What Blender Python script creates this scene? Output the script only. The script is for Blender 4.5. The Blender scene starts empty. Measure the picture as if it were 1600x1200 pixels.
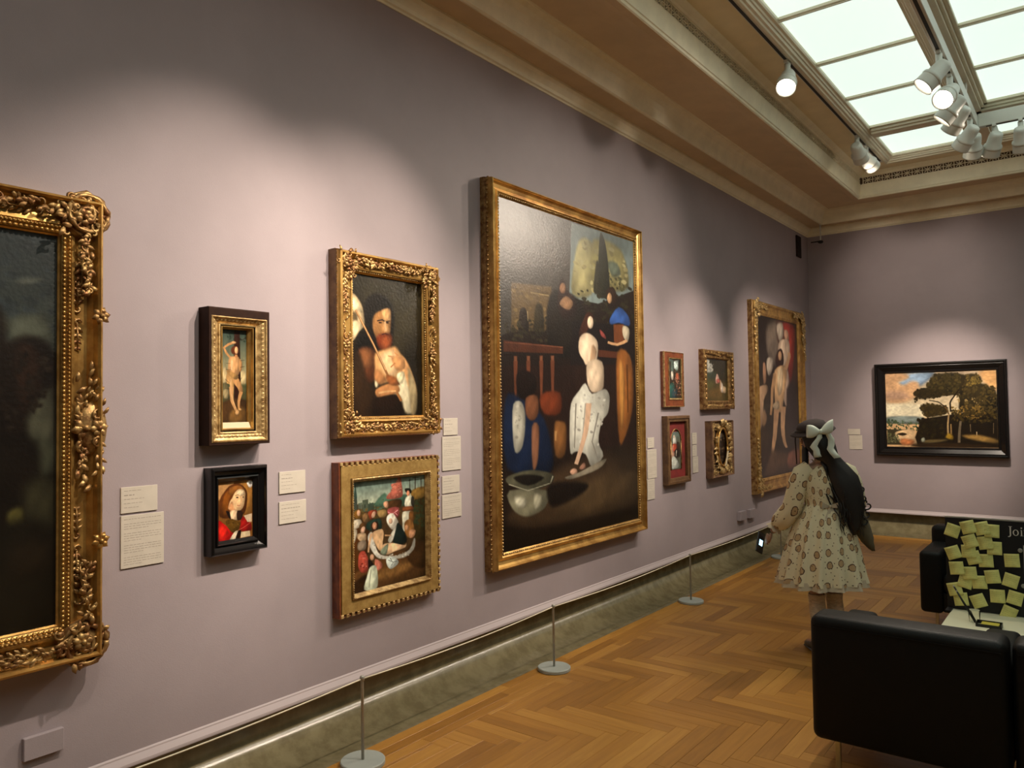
import bpy, math, random
import numpy as np
from mathutils import Vector, Matrix
PI=math.pi
S=bpy.context.scene
COL=S.collection
# ------------------------------------------------------------------ camera
cam_data=bpy.data.cameras.new('camera'); cam=bpy.data.objects.new('camera',cam_data); COL.objects.link(cam); S.camera=cam
yaw,pit,rol=.655182,.0320346,-.0143162
fw=Vector((-math.sin(yaw)*math.cos(pit),math.cos(yaw)*math.cos(pit),math.sin(pit)))
rt=Vector((math.cos(yaw),math.sin(yaw),0)); up=rt.cross(fw)
r2=rt*math.cos(rol)+up*math.sin(rol); u2=-rt*math.sin(rol)+up*math.cos(rol)
M=Matrix((r2,u2,-fw)).transposed().to_4x4(); M.translation=Vector((0,0,1.65)); cam.matrix_world=M
cam_data.sensor_width=36; cam_data.lens=1198.06/1600*36; cam_data.clip_start=.05; cam_data.clip_end=60
# ------------------------------------------------------------------ world, exposure
W=bpy.data.worlds.new('world'); S.world=W; W.use_nodes=True
W.node_tree.nodes['Background'].inputs[0].default_value=(.5,.45,.4,1); W.node_tree.nodes['Background'].inputs[1].default_value=.02
S.view_settings.view_transform='Standard'; S.view_settings.look='None'; S.view_settings.gamma=1; S.view_settings.use_curve_mapping=False
S.view_settings.exposure=0.0
SPOT_COL=(1.0,.84,.68); SKY_EMIT=(.745,.90,.82); SKY_STR=1.02
# room: left wall XW, right wall XE, near wall YS, far wall YN
XW,XE,YS,YN=-3.09,3.90,-3.5,10.614
# ------------------------------------------------------------------ mesh builder
class MB:
    def __init__(s): s.v=[];s.f=[];s.sm=[]
    def add(s,vs,fs,smooth=False):
        o=len(s.v); s.v+= [tuple(p) for p in vs]; s.f+= [tuple(i+o for i in f) for f in fs]; s.sm+= [smooth]*len(fs); return s
    def box(s,a,b,ch=0):
        x0,y0,z0=a;x1,y1,z1=b
        if ch<=0:
            return s.add([(x0,y0,z0),(x1,y0,z0),(x1,y1,z0),(x0,y1,z0),(x0,y0,z1),(x1,y0,z1),(x1,y1,z1),(x0,y1,z1)],
              [(0,3,2,1),(4,5,6,7),(0,1,5,4),(1,2,6,5),(2,3,7,6),(3,0,4,7)])
        c=ch; r=lambda z,i:[(x0+i,y0,z),(x1-i,y0,z),(x1,y0+i,z),(x1,y1-i,z),(x1-i,y1,z),(x0+i,y1,z),(x0,y1-i,z),(x0,y0+i,z)]
        def q(z,i): return [(x0+i+c*0,y0+i,z),(x1-i,y0+i,z),(x1-i,y0+i,z),(x1-i,y1-i,z),(x1-i,y1-i,z),(x0+i,y1-i,z),(x0+i,y1-i,z),(x0+i,y0+i,z)]
        rings=[]
        def oct_(z,i): return [(x0+i+c,y0+i,z),(x1-i-c,y0+i,z),(x1-i,y0+i+c,z),(x1-i,y1-i-c,z),(x1-i-c,y1-i,z),(x0+i+c,y1-i,z),(x0+i,y1-i-c,z),(x0+i,y0+i+c,z)]
        R=[oct_(z0,c),oct_(z0+c,0),oct_(z1-c,0),oct_(z1,c)]
        vs=[p for r_ in R for p in r_]; fs=[tuple(range(7,-1,-1)),tuple(range(24,32))]
        for k in range(3):
            for i in range(8): fs.append((k*8+i,k*8+(i+1)%8,k*8+8+(i+1)%8,k*8+8+i))
        return s.add(vs,fs)
    def rings(s,R,closed=True,cap=True,smooth=True):
        n=len(R[0]); vs=[p for r in R for p in r]; fs=[]
        for k in range(len(R)-1):
            for i in range(n if closed else n-1): fs.append((k*n+i,k*n+(i+1)%n,k*n+n+(i+1)%n,k*n+n+i))
        o=len(s.v); s.add(vs,fs,smooth)
        if cap: s.f+= [tuple(o+i for i in range(n-1,-1,-1)),tuple(o+(len(R)-1)*n+i for i in range(n))]; s.sm+=[False,False]
        return s
    def tube(s,P,rad,n=6,cap=True,flat=1.0,smooth=True):
        P=[Vector(p) for p in P]; m=len(P); R=[]; ref=None
        rr=rad if isinstance(rad,(list,tuple)) else [rad]*m
        for i in range(m):
            t=(P[min(i+1,m-1)]-P[max(i-1,0)])
            if t.length<1e-9: t=Vector((0,0,1))
            t.normalize()
            if ref is None: ref=t.orthogonal().normalized()
            a=(ref-t*ref.dot(t)); a=a.normalized() if a.length>1e-6 else t.orthogonal().normalized(); ref=a; b=t.cross(a)
            R.append([tuple(P[i]+a*math.cos(2*PI*k/n)*rr[i]+b*math.sin(2*PI*k/n)*rr[i]*flat) for k in range(n)])
        return s.rings(R,True,cap,smooth)
    def lathe(s,prof,c=(0,0,0),axis=None,n=20,cap=True,smooth=True):
        c=Vector(c); ax=Vector(axis).normalized() if axis is not None else Vector((0,0,1)); a=ax.orthogonal().normalized(); b=ax.cross(a)
        return s.rings([[tuple(c+ax*h+a*r*math.cos(2*PI*k/n)+b*r*math.sin(2*PI*k/n)) for k in range(n)] for r,h in prof],True,cap,smooth)
    def ball(s,c,r,n=8,m=5,rot=None):
        rx,ry,rz=r if isinstance(r,(tuple,list)) else (r,r,r); R=[]
        for i in range(m+1):
            t=PI*i/m; t=max(min(t,PI-.02),.02); R.append([(c[0]+rx*math.sin(t)*math.cos(2*PI*k/n),c[1]+ry*math.sin(t)*math.sin(2*PI*k/n),c[2]-rz*math.cos(t)) for k in range(n)])
        return s.rings(R)
    def mesh(s,name):
        me=bpy.data.meshes.new(name); me.from_pydata(s.v,[],s.f); me.polygons.foreach_set('use_smooth',s.sm); me.update(); return me
    def build(s,name,m,parent=None,loc=None,kind=None,label=None):
        o=bpy.data.objects.new(name,s.mesh(name)); COL.objects.link(o)
        if m: o.data.materials.append(m)
        if parent: o.parent=parent
        if loc is not None: o.location=loc
        if kind: o['kind']=kind
        if label: o['label']=label
        return o
def empty(name,label,cat,loc=(0,0,0),rz=0,group=None):
    o=bpy.data.objects.new(name,None); COL.objects.link(o); o.location=loc; o.rotation_euler=(0,0,rz); o.empty_display_size=.05
    o['label']=label;o['category']=cat
    if group: o['group']=group
    return o
def tag(o,label,cat,group=None):
    o['label']=label;o['category']=cat
    if group:o['group']=group
    return o
# ------------------------------------------------------------------ materials
def srgb(h): return tuple(((c/12.92) if c<=.04045 else ((c+.055)/1.055)**2.4) for c in [int(h[i:i+2],16)/255 for i in (0,2,4)])
def mat(name,c,rough=.6,metal=0,var=0,vscale=8,bump=0,bscale=60,c2=None,emit=None,es=0,coat=0,spec=.5,coords='Object',stretch=(1,1,1)):
    m=bpy.data.materials.new(name); m.use_nodes=True; nt=m.node_tree; b=nt.nodes['Principled BSDF']; L=nt.links
    c=srgb(c) if isinstance(c,str) else c
    b.inputs['Base Color'].default_value=(*c,1); b.inputs['Roughness'].default_value=rough; b.inputs['Metallic'].default_value=metal; b.inputs['Specular IOR Level'].default_value=spec; b.inputs['Coat Weight'].default_value=coat
    if emit: b.inputs['Emission Color'].default_value=(*emit,1); b.inputs['Emission Strength'].default_value=es
    if var or bump or c2:
        tc=nt.nodes.new('ShaderNodeTexCoord'); mp=nt.nodes.new('ShaderNodeMapping'); mp.inputs['Scale'].default_value=stretch; L.new(tc.outputs[coords],mp.inputs[0])
    if var or c2:
        n=nt.nodes.new('ShaderNodeTexNoise'); n.inputs['Scale'].default_value=vscale; n.inputs['Detail'].default_value=6; n.inputs['Roughness'].default_value=.62; L.new(mp.outputs[0],n.inputs['Vector'])
        r=nt.nodes.new('ShaderNodeValToRGB'); r.color_ramp.elements[0].position=.38; r.color_ramp.elements[1].position=.62
        d=srgb(c2) if isinstance(c2,str) else (c2 or tuple(x*(1-var) for x in c)); e=c if c2 else tuple(min(1,x*(1+var)) for x in c)
        r.color_ramp.elements[0].color=(*d,1); r.color_ramp.elements[1].color=(*e,1); L.new(n.outputs['Fac'],r.inputs[0]); L.new(r.outputs[0],b.inputs['Base Color'])
    if bump:
        n2=nt.nodes.new('ShaderNodeTexNoise'); n2.inputs['Scale'].default_value=bscale; n2.inputs['Detail'].default_value=5; L.new(mp.outputs[0],n2.inputs['Vector'])
        bp=nt.nodes.new('ShaderNodeBump'); bp.inputs['Strength'].default_value=bump; bp.inputs['Distance'].default_value=.004; L.new(n2.outputs['Fac'],bp.inputs['Height']); L.new(bp.outputs[0],b.inputs['Normal'])
    return m
m_wall=mat('lilac_wall_paint',(.335,.282,.300),.62,var=.035,vscale=2.2,bump=.12,bscale=240,spec=.3)
m_walltrim_lit=mat('lilac_trim_lit_tone',(.47,.405,.42),.5,spec=.4)  # paler than the wall: light caught by the bevel is put into the colour
m_soffit_shade=mat('soffit_plaster_shade_tone',(.66,.53,.34),.7,var=.05,vscale=3,bump=.1,bscale=90)  # darkened plaster tone, shade of the cornice undersides put into the colour
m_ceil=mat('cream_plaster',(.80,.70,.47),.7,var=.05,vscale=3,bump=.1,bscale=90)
m_ceil_lit=mat('cream_moulding_lit_tone',(.86,.80,.60),.6,var=.05,vscale=6)  # lightened plaster tone, skylight on crown, fascia and mouldings put into the colour
m_grille=mat('pierced_frieze_dark',(.08,.045,.02),.8)
m_skyframe=mat('skylight_frame_paint',(.74,.68,.52),.5,var=.05,vscale=5)
m_glass=mat('frosted_glowing_glass',(.8,.85,.8),.4,emit=SKY_EMIT,es=SKY_STR)
m_terr=mat('polished_terrazzo',(.20,.168,.095),.19,c2=(.14,.115,.062),vscale=11,bump=.04,bscale=300)
m_gap=mat('shadow_gap',(.02,.016,.012),.9)
m_gold=mat('gilded_frame',(.66,.40,.12),.32,metal=.7,c2=(.36,.19,.05),vscale=9,bump=.10,bscale=120)
m_golddk=mat('aged_gilding',(.46,.29,.11),.42,metal=.65,c2=(.16,.065,.02),vscale=22,bump=.3,bscale=140)
m_goldlt=mat('pale_gilding',(.64,.45,.20),.38,metal=.5,c2=(.28,.165,.06),vscale=30,bump=.3,bscale=160)
m_goldfl=mat('flat_gilded_board',(.42,.27,.085),.5,metal=.35,c2=(.30,.18,.05),vscale=26,bump=.35,bscale=220)
m_black=mat('ebonised_wood',(.008,.007,.007),.2,spec=.4,bump=.04,bscale=50)
m_dkwood=mat('dark_stained_wood',(.028,.012,.007),.6,spec=.1,c2=(.02,.009,.006),vscale=20)
m_redwood=mat('red_brown_wood',(.24,.065,.02),.4,c2=(.13,.03,.012),vscale=18)
m_velvet=mat('red_velvet',(.17,.012,.010),.85,var=.2,vscale=10)
m_side=mat('frame_side_bole',(.20,.105,.045),.6,c2=(.09,.04,.02),vscale=14)
m_card=mat('cream_card',(.60,.50,.33),.7)
m_brass=mat('brass_pale',(.75,.6,.32),.4)
m_label=mat('gallery_label_card',(.52,.47,.40),.65,var=.03,vscale=20)
m_print=mat('grey_label_print',(.27,.235,.20),.8)
m_steel=mat('brushed_grey_metal',(.40,.38,.33),.42,metal=.4,bump=.05)
m_base=mat('grey_painted_base',(.40,.43,.40),.5,var=.04)
m_rope=mat('pale_elastic_cord',(.85,.78,.58),.6)
m_white=mat('white_fixture_enamel',(.66,.66,.60),.4)
m_lens=mat('lit_lamp_lens',(1,1,1),.4,emit=(1.0,.90,.74),es=14)
m_slot=mat('black_track_slot',(.01,.009,.008),.6)
m_leather=mat('black_leather',(.0045,.0045,.0040),.5,spec=.22,bump=.3,bscale=180)
m_chrome=mat('chrome_leg',(.55,.55,.53),.2,metal=1)
m_board=mat('black_sign_board',(.006,.006,.007),.5)
m_note=mat('yellow_sticky_note',(.80,.77,.26),.75,var=.10,vscale=14)
m_pencil=mat('pencil_mark',(.30,.30,.12),.8)
m_paper=mat('cream_paper',(.80,.76,.54),.7)
m_letter=mat('grey_white_lettering',(.75,.72,.66),.6)
m_skin=mat('skin',(.42,.25,.17),.55,var=.06,vscale=20)
m_sock=mat('grey_sock_wool',(.60,.54,.44),.9,var=.2,vscale=30,stretch=(1,1,4))
m_shoe=mat('black_shoe_leather',(.012,.011,.011),.3)
m_hair=mat('black_hair',(.008,.007,.007),.45,c2=(.014,.011,.010),vscale=60,stretch=(8,8,1),bump=.3,bscale=80)
m_hat=mat('dark_brown_felt',(.028,.016,.014),.85)
m_bow=mat('mint_satin_ribbon',(.66,.70,.60),.5)
m_sash=mat('olive_brown_cloth',(.11,.085,.045),.85,var=.15,vscale=12)
m_phone=mat('black_phone',(.01,.01,.012),.25)
m_screen=mat('lit_phone_screen',(.3,.6,.9),.3,emit=(.45,.80,1.0),es=2.5)
m_hole=mat('dark_recess',(.012,.008,.006),.9)
def mk_wood():
    m=bpy.data.materials.new('oak_parquet'); m.use_nodes=True; nt=m.node_tree; b=nt.nodes['Principled BSDF']; N=nt.nodes.new; L=nt.links.new
    uv=N('ShaderNodeUVMap'); uv.uv_map='grain'; g=N('ShaderNodeNewGeometry'); oi=N('ShaderNodeObjectInfo'); ad=N('ShaderNodeMath'); L(g.outputs['Random Per Island'],ad.inputs[0]); L(oi.outputs['Random'],ad.inputs[1])
    fr=N('ShaderNodeMath'); fr.operation='FRACT'; L(ad.outputs[0],fr.inputs[0])
    mp=N('ShaderNodeMapping'); mp.inputs['Scale'].default_value=(2.2,26,1); cb=N('ShaderNodeCombineXYZ'); ml=N('ShaderNodeMath'); ml.operation='MULTIPLY'; ml.inputs[1].default_value=37; L(fr.outputs[0],ml.inputs[0]); L(ml.outputs[0],cb.inputs[0]); L(ml.outputs[0],cb.inputs[1]); L(uv.outputs[0],mp.inputs[0]); L(cb.outputs[0],mp.inputs['Location'])
    n=N('ShaderNodeTexNoise'); n.inputs['Scale'].default_value=1.6; n.inputs['Detail'].default_value=8; n.inputs['Distortion'].default_value=.6; L(mp.outputs[0],n.inputs['Vector'])
    r=N('ShaderNodeValToRGB'); r.color_ramp.elements[0].position=.1; r.color_ramp.elements[1].position=.95; r.color_ramp.elements[0].color=(.24,.098,.014,1); r.color_ramp.elements[1].color=(.66,.345,.075,1); e=r.color_ramp.elements.new(.5); e.color=(.44,.20,.034,1)
    mx=N('ShaderNodeMath'); mx.operation='MULTIPLY_ADD'; mx.inputs[1].default_value=.5; L(n.outputs['Fac'],mx.inputs[0]); m2=N('ShaderNodeMath'); m2.operation='MULTIPLY'; m2.inputs[1].default_value=.42; L(fr.outputs[0],m2.inputs[0]); L(m2.outputs[0],mx.inputs[2]); L(mx.outputs[0],r.inputs[0]); L(r.outputs[0],b.inputs['Base Color'])
    b.inputs['Roughness'].default_value=.36; bp=N('ShaderNodeBump'); bp.inputs['Strength'].default_value=.08; bp.inputs['Distance'].default_value=.002; L(n.outputs['Fac'],bp.inputs['Height']); L(bp.outputs[0],b.inputs['Normal'])
    return m
m_wood=mk_wood()
def mk_canvas():
    m=bpy.data.materials.new('varnished_oil_paint'); m.use_nodes=True; nt=m.node_tree; b=nt.nodes['Principled BSDF']; N=nt.nodes.new; L=nt.links.new
    a=N('ShaderNodeVertexColor'); a.layer_name='paint'; L(a.outputs[0],b.inputs['Base Color']); b.inputs['Roughness'].default_value=.30; b.inputs['Specular IOR Level'].default_value=.45
    tc=N('ShaderNodeTexCoord'); n=N('ShaderNodeTexNoise'); n.inputs['Scale'].default_value=70; n.inputs['Detail'].default_value=6; L(tc.outputs['Object'],n.inputs['Vector']); n2=N('ShaderNodeTexNoise'); n2.inputs['Scale'].default_value=9; n2.inputs['Detail'].default_value=4; L(tc.outputs['Object'],n2.inputs['Vector'])
    ad=N('ShaderNodeMath'); L(n.outputs['Fac'],ad.inputs[0]); L(n2.outputs['Fac'],ad.inputs[1]); bp=N('ShaderNodeBump'); bp.inputs['Strength'].default_value=.35; bp.inputs['Distance'].default_value=.003; L(ad.outputs[0],bp.inputs['Height']); L(bp.outputs[0],b.inputs['Normal'])
    return m
m_canvas=mk_canvas()
def mk_dress():
    m=bpy.data.materials.new('printed_dress_cotton'); m.use_nodes=True; nt=m.node_tree; b=nt.nodes['Principled BSDF']; N=nt.nodes.new; L=nt.links.new
    uv=N('ShaderNodeUVMap'); uv.uv_map='print'
    v=N('ShaderNodeTexVoronoi'); v.voronoi_dimensions='2D'; v.inputs['Scale'].default_value=10.5; v.inputs['Randomness'].default_value=.62; L(uv.outputs[0],v.inputs['Vector'])
    n=N('ShaderNodeTexNoise'); n.inputs['Scale'].default_value=60; n.inputs['Detail'].default_value=2; L(uv.outputs[0],n.inputs['Vector'])
    r=N('ShaderNodeValToRGB'); cr=r.color_ramp; cr.interpolation='CONSTANT'; cr.elements[0].position=0; cr.elements[0].color=(.50,.33,.17,1); cr.elements[1].position=.20; cr.elements[1].color=(.10,.05,.03,1); e=cr.elements.new(.255); e.color=(.76,.68,.46,1)
    ad=N('ShaderNodeMath'); ad.operation='MULTIPLY_ADD'; ad.inputs[1].default_value=.10; L(n.outputs['Fac'],ad.inputs[0]); L(v.outputs['Distance'],ad.inputs[2]); sb=N('ShaderNodeMath'); sb.operation='SUBTRACT'; sb.inputs[1].default_value=.05; L(ad.outputs[0],sb.inputs[0]); L(sb.outputs[0],r.inputs[0])
    v2=N('ShaderNodeTexVoronoi'); v2.voronoi_dimensions='2D'; v2.inputs['Scale'].default_value=24; L(uv.outputs[0],v2.inputs['Vector']); lt=N('ShaderNodeMath'); lt.operation='LESS_THAN'; lt.inputs[1].default_value=.09; L(v2.outputs['Distance'],lt.inputs[0])
    mix=N('ShaderNodeMix'); mix.data_type='RGBA'; L(lt.outputs[0],mix.inputs[0]); L(r.outputs[0],mix.inputs[6]); mix.inputs[7].default_value=(.13,.08,.045,1); L(mix.outputs[2],b.inputs['Base Color']); b.inputs['Roughness'].default_value=.85
    return m
m_dress=mk_dress()
m_cream=mat('cream_lace',(.55,.46,.33),.85)
# ------------------------------------------------------------------ room shell
def ring(prof,rect=(XW,XE,YS,YN),smooth=False):
    """mitred moulding round a rectangle: profile of (inward offset, z)"""
    a,b,c,d=rect; mb=MB(); R=[]
    cs=[(a,c,1,1),(b,c,-1,1),(b,d,-1,-1),(a,d,1,-1)]
    vs=[];n=len(prof)
    for (x,y,sx,sy) in cs: vs+=[(x+sx*o,y+sy*o,z) for o,z in prof]
    fs=[]
    for k in range(4):
        for i in range(n-1): fs.append((k*n+i,((k+1)%4)*n+i,((k+1)%4)*n+i+1,k*n+i+1))
    return mb.add(vs,fs,smooth)
def struct(name,mb,m,label=None): return mb.build(name,m,kind='structure',label=label)
T=.12
struct('wall_left',MB().box((XW-T,YS-T,.285),(XW,YN+T,4.6)),m_wall)
struct('wall_right',MB().box((XE,YS-T,.285),(XE+T,YN+T,4.6)),m_wall)
struct('wall_far',MB().box((XW,YN,.285),(XE,YN+T,4.6)),m_wall)
struct('wall_near',MB().box((XW,YS-T,.285),(XE,YS,4.6)),m_wall)
struct('baseboard_left',ring([(-.10,.262),(.016,.262),(.017,.268),(.0165,.276),(.005,.300),(.0045,.306),(.001,.312),(-.02,.313)]),m_walltrim_lit,'lilac painted moulding along the bottom of the walls')
struct('trim_1',ring([(-.02,3.90),(.006,3.902),(.010,3.912),(.022,3.918),(.026,3.94),(.05,3.975),(.072,3.99),(.074,4.005)]),m_ceil_lit,'cream crown moulding at the top of the walls')
struct('trim_6',ring([(.074,4.005),(.235,4.012)]),m_soffit_shade,'narrow soffit strip with shade put into its tan colour')
struct('trim_7',ring([(.235,4.012),(.245,3.99),(.262,3.984),(.276,3.990),(.282,4.02),(.290,4.07),(.305,4.11),(.33,4.140),(.36,4.152),(.375,4.146),(.385,4.152)]),m_ceil_lit,'second cream cornice moulding')
struct('trim_8',ring([(.385,4.152),(.62,4.152),(.63,4.140),(.65,4.138),(.74,4.120),(.80,4.095),(.858,4.088)]),m_soffit_shade,'broad soffit of the cornice with shade put into its tan colour')
struct('trim_5',ring([(.858,4.088),(.868,4.094),(.872,4.110),(.879,4.114),(.896,4.250)]),m_ceil_lit,'tall fascia facing the skylight, its light put into the pale colour')
struct('trim_2',ring([(.896,4.335),(.905,4.337),(.915,4.35),(.95,4.37),(.975,4.385)]),m_ceil_lit,'cream moulding above the pierced frieze')
struct('ceiling',ring([(.96,4.375),(1.0,4.372),(1.24,4.372),(1.245,4.45)]),m_ceil,'flat cream ceiling band round the skylight')
struct('trim_3',ring([(-.065,.30)]+[(-.065+.19*(1-math.cos(a)),.168-.164*math.sin(a)) for a in [PI/2*i/18 for i in range(19)]]+[(.19,.004),(.19,-.02)],smooth=True),m_terr,'polished grey green terrazzo cove and floor border')
struct('ceiling_slab',MB().box((XW-T,YS-T,4.6),(XE+T,YN+T,4.66)),m_ceil)
# pierced frieze: backing strip with openings modelled as raised lattice
fr=struct('trim_4',ring([(.884,4.24),(.884,4.345)]),m_grille,'dark pierced ornamental frieze strip')
def frieze():
    mb=MB(); z0,z1=4.250,4.336; st=.105
    def bar(p,q,w):  # p,q are (s,z) along run ; mapped later
        d=Vector((q[0]-p[0],q[1]-p[1])); d.normalize(); n=Vector((-d.y,d.x))*w/2
        return [(p[0]+n.x,p[1]+n.y),(q[0]+n.x,q[1]+n.y),(q[0]-n.x,q[1]-n.y),(p[0]-n.x,p[1]-n.y)]
    def run(length,mp):
        k=int(length/st); s0=(length-k*st)/2
        qs=[[(0,z0),(length,z0),(length,z0+.006),(0,z0+.006)],[(0,z1-.006),(length,z1-.006),(length,z1),(0,z1)]]
        for i in range(k):
            c=s0+(i+.5)*st; zc=(z0+z1)/2; h=(z1-z0)/2
            qs.append(bar((c-st/2,z0),(c-st/2,z1),.008))
            for a in range(8):
                t=a*PI/4+.0; qs.append(bar((c+.006*math.cos(t),zc+.006*math.sin(t)),(c+.047*math.cos(t),zc+.037*math.sin(t)),.0065))
            qs.append([(c-.014,zc),(c,zc-.014),(c+.014,zc),(c,zc+.014)])
        for q in qs:
            v=[mp(s,z,0) for s,z in q]+[mp(s,z,.010) for s,z in q]; mb.add(v,[(4,5,6,7),(0,1,5,4),(1,2,6,5),(2,3,7,6),(3,0,4,7)])
    o=.905
    run(YN-YS-2*o,lambda s,z,w:(XW+o-.020+w*1.2,YS+o+s,z)); run(XE-XW-2*o,lambda s,z,w:(XW+o+s,YN-o+.020-w*1.2,z))
    return mb
frieze().build('frieze_lattice',m_ceil_lit,fr,kind='stuff')
# floor ------------------------------------------------------------
fl=struct('floor',MB().box((XW-T,YS-T,-.06),(XE+T,YN+T,-.012)),m_hole)
PW,PN=.088,6; PLen=PW*PN
def plank_mesh(L_,W_,name='plank'):
    g=.0006; h=.012; x0,y0,x1,y1=-L_/2+g,-W_/2+g,L_/2-g,W_/2-g; c=.0008
    me=bpy.data.meshes.new(name); vs=[(x0,y0,-h),(x1,y0,-h),(x1,y1,-h),(x0,y1,-h),(x0,y0,-c),(x1,y0,-c),(x1,y1,-c),(x0,y1,-c),(x0+c,y0+c,0),(x1-c,y0+c,0),(x1-c,y1-c,0),(x0+c,y1-c,0)]
    me.from_pydata(vs,[],[(8,9,10,11)]+[(4+i,4+(i+1)%4,8+(i+1)%4,8+i) for i in range(4)]+[(i,(i+1)%4,4+(i+1)%4,4+i) for i in range(4)])
    u=me.uv_layers.new(name='grain')
    for l in me.loops: p=me.vertices[l.vertex_index].co; u.data[l.index].uv=(p.x,p.y)
    me.materials.append(m_wood); return me
def planks():
    fx0,fx1,fy0,fy1=XW+.19,XE-.19,YS+.19,YN-.19; bw=.21
    L=[]  # (cx,cy,len,wid,rot)
    for (r,a) in ((0,fx0),(0,fx1-bw)):      # border strips along the long walls
        for j in range(3):
            y=fy0-.3*j*.31
            while y<fy1: 
                ln=.63; a0,a1=max(y,fy0),min(y+ln,fy1)
                if a1-a0>.02: L.append((a+.035+.07*j,(a0+a1)/2,a1-a0,.07,1))
                y+=ln
    for b in (fy0,fy1-bw):
        for j in range(3):
            x=fx0+bw
            while x<fx1-bw: 
                a1=min(x+.63,fx1-bw); L.append(((x+a1)/2,b+.035+.07*j,a1-x,.07,0)); x+=.63
    hx0,hx1,hy0,hy1=fx0+bw,fx1-bw,fy0+bw,fy1-bw
    def clip(x0,y0,x1,y1,rot):
        a0,b0,a1,b1=max(x0,hx0),max(y0,hy0),min(x1,hx1),min(y1,hy1)
        if a1-a0>.012 and b1-b0>.012: L.append(((a0+a1)/2,(b0+b1)/2,(b1-b0) if rot else (a1-a0),(a1-a0) if rot else (b1-b0),rot))
    n=PN; ox,oy=hx0+.02,hy0
    for m_ in range(-24,40):
        for k in range(-240,320):
            X=(k+n*m_)*PW+ox; Y=(k-n*m_)*PW+oy
            if X>hx1+.5 or X<hx0-.9 or Y>hy1+.9 or Y<hy0-.5: continue
            clip(X,Y,X+n*PW,Y+PW,0); clip(X+n*PW,Y+(1-n)*PW,X+(n+1)*PW,Y+PW,1)
    return L
PL=planks(); camr=M.inverted()
def score(p):
    best=-1
    q=camr@Vector((p[0],p[1],0)); 
    if q.z>-.5: return -1
    u=q.x/-q.z*1198+800; v=600-q.y/-q.z*1198
    if not(-30<u<1630 and 300<v<1225): return -1
    if u>1270 and v>985: return -1
    if u>1440 and v>860: return -1
    return p[2]*p[3]/(q.z*q.z)*abs(1.65/q.z)
order=sorted(range(len(PL)),key=lambda i:-score(PL[i])); near=[i for i in order[:300] if score(PL[i])>0]; ns=set(near); cache={}
rnd=random.Random(4)
for i in near:
    x,y,l,w,r=PL[i]; k=(round(l,3),round(w,3))
    if k not in cache: cache[k]=plank_mesh(l,w)
    o=bpy.data.objects.new('plank',cache[k]); COL.objects.link(o); o.parent=fl; o.location=(x,y,rnd.uniform(-.0003,.0003)); o.rotation_euler=(0,0,PI/2 if r else 0)
vs=[];fs=[];uvs=[]
for i,(x,y,l,w,r) in enumerate(PL):
    if i in ns: continue
    g=.0007; a,b=l/2-g,w/2-g; z=rnd.uniform(-.0003,.0003); o=len(vs)
    for zz in (z-.01,z):
        for sx,sy in ((-1,-1),(1,-1),(1,1),(-1,1)):
            p=(sx*a,sy*b); q=(-p[1],p[0]) if r else p; vs.append((x+q[0],y+q[1],zz)); uvs.append(p)
    fs+=[(o+4,o+5,o+6,o+7)]+[(o+k,o+(k+1)%4,o+4+(k+1)%4,o+4+k) for k in range(4)]
me=bpy.data.meshes.new('distant_parquet'); me.from_pydata(vs,[],fs); u=me.uv_layers.new(name='grain'); u.data.foreach_set('uv',[c for l in me.loops for c in uvs[l.vertex_index]]); me.materials.append(m_wood)
o=bpy.data.objects.new('distant_parquet',me); COL.objects.link(o); o.parent=fl; o['kind']='stuff'
# skylight ---------------------------------------------------------
sky=struct('window_1',ring([(1.235,4.40),(1.235,4.345),(1.245,4.338),(1.262,4.340),(1.268,4.352),(1.285,4.356),(1.292,4.372),(1.302,4.374),(1.308,4.388),(1.325,4.392),(1.332,4.405),(1.335,4.46)]),m_skyframe,'laylight of glowing frosted panes in a cream grid')
gx0,gx1,gy0,gy1=XW+1.335,XE-1.335,YS+1.335,YN-1.335
ZG=4.425
bx=[(-1.03,-.75),(1.56,1.84)]; mull=[7.32,6.42,5.49,4.57,3.66,2.75,1.84,.93,.02,-.89,-1.80]; cb=(8.21,8.46)
def molded(mb,x0,x1,y0,y1,axis):   # stepped beam, shallow
    for ins,z0,z1 in ((.0,4.40,4.45),(.03,4.375,4.402),(.055,4.352,4.377)):
        if axis=='y': mb.box((x0+ins,y0,z0),(x1-ins,y1,z1),.004)
        else: mb.box((x0,y0+ins,z0),(x1,y1-ins,z1),.004)
for a,b in bx: m_=MB(); molded(m_,a,b,gy0,gy1,'y'); m_.build('beam',m_skyframe,sky)
m_=MB(); molded(m_,gx0,gx1,cb[0],cb[1],'x'); m_.build('beam',m_skyframe,sky)
cols=[(gx0,bx[0][0]),(bx[0][1],bx[1][0]),(bx[1][1],gx1)]; ys=[gy0]+sorted(mull)+[cb[0]]
for c0,c1 in cols:
    for y in mull: MB().box((c0,y-.017,4.400),(c1,y+.017,4.44),.006).box((c0,y-.006,4.392),(c1,y+.006,4.402)).build('mullion',m_skyframe,sky)
    for a,b in list(zip(ys[:-1],ys[1:]))+[(cb[1],gy1)]: MB().box((c0,a+.001,ZG),(c1,b-.001,ZG+.008)).build('pane',m_glass,sky)
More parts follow.
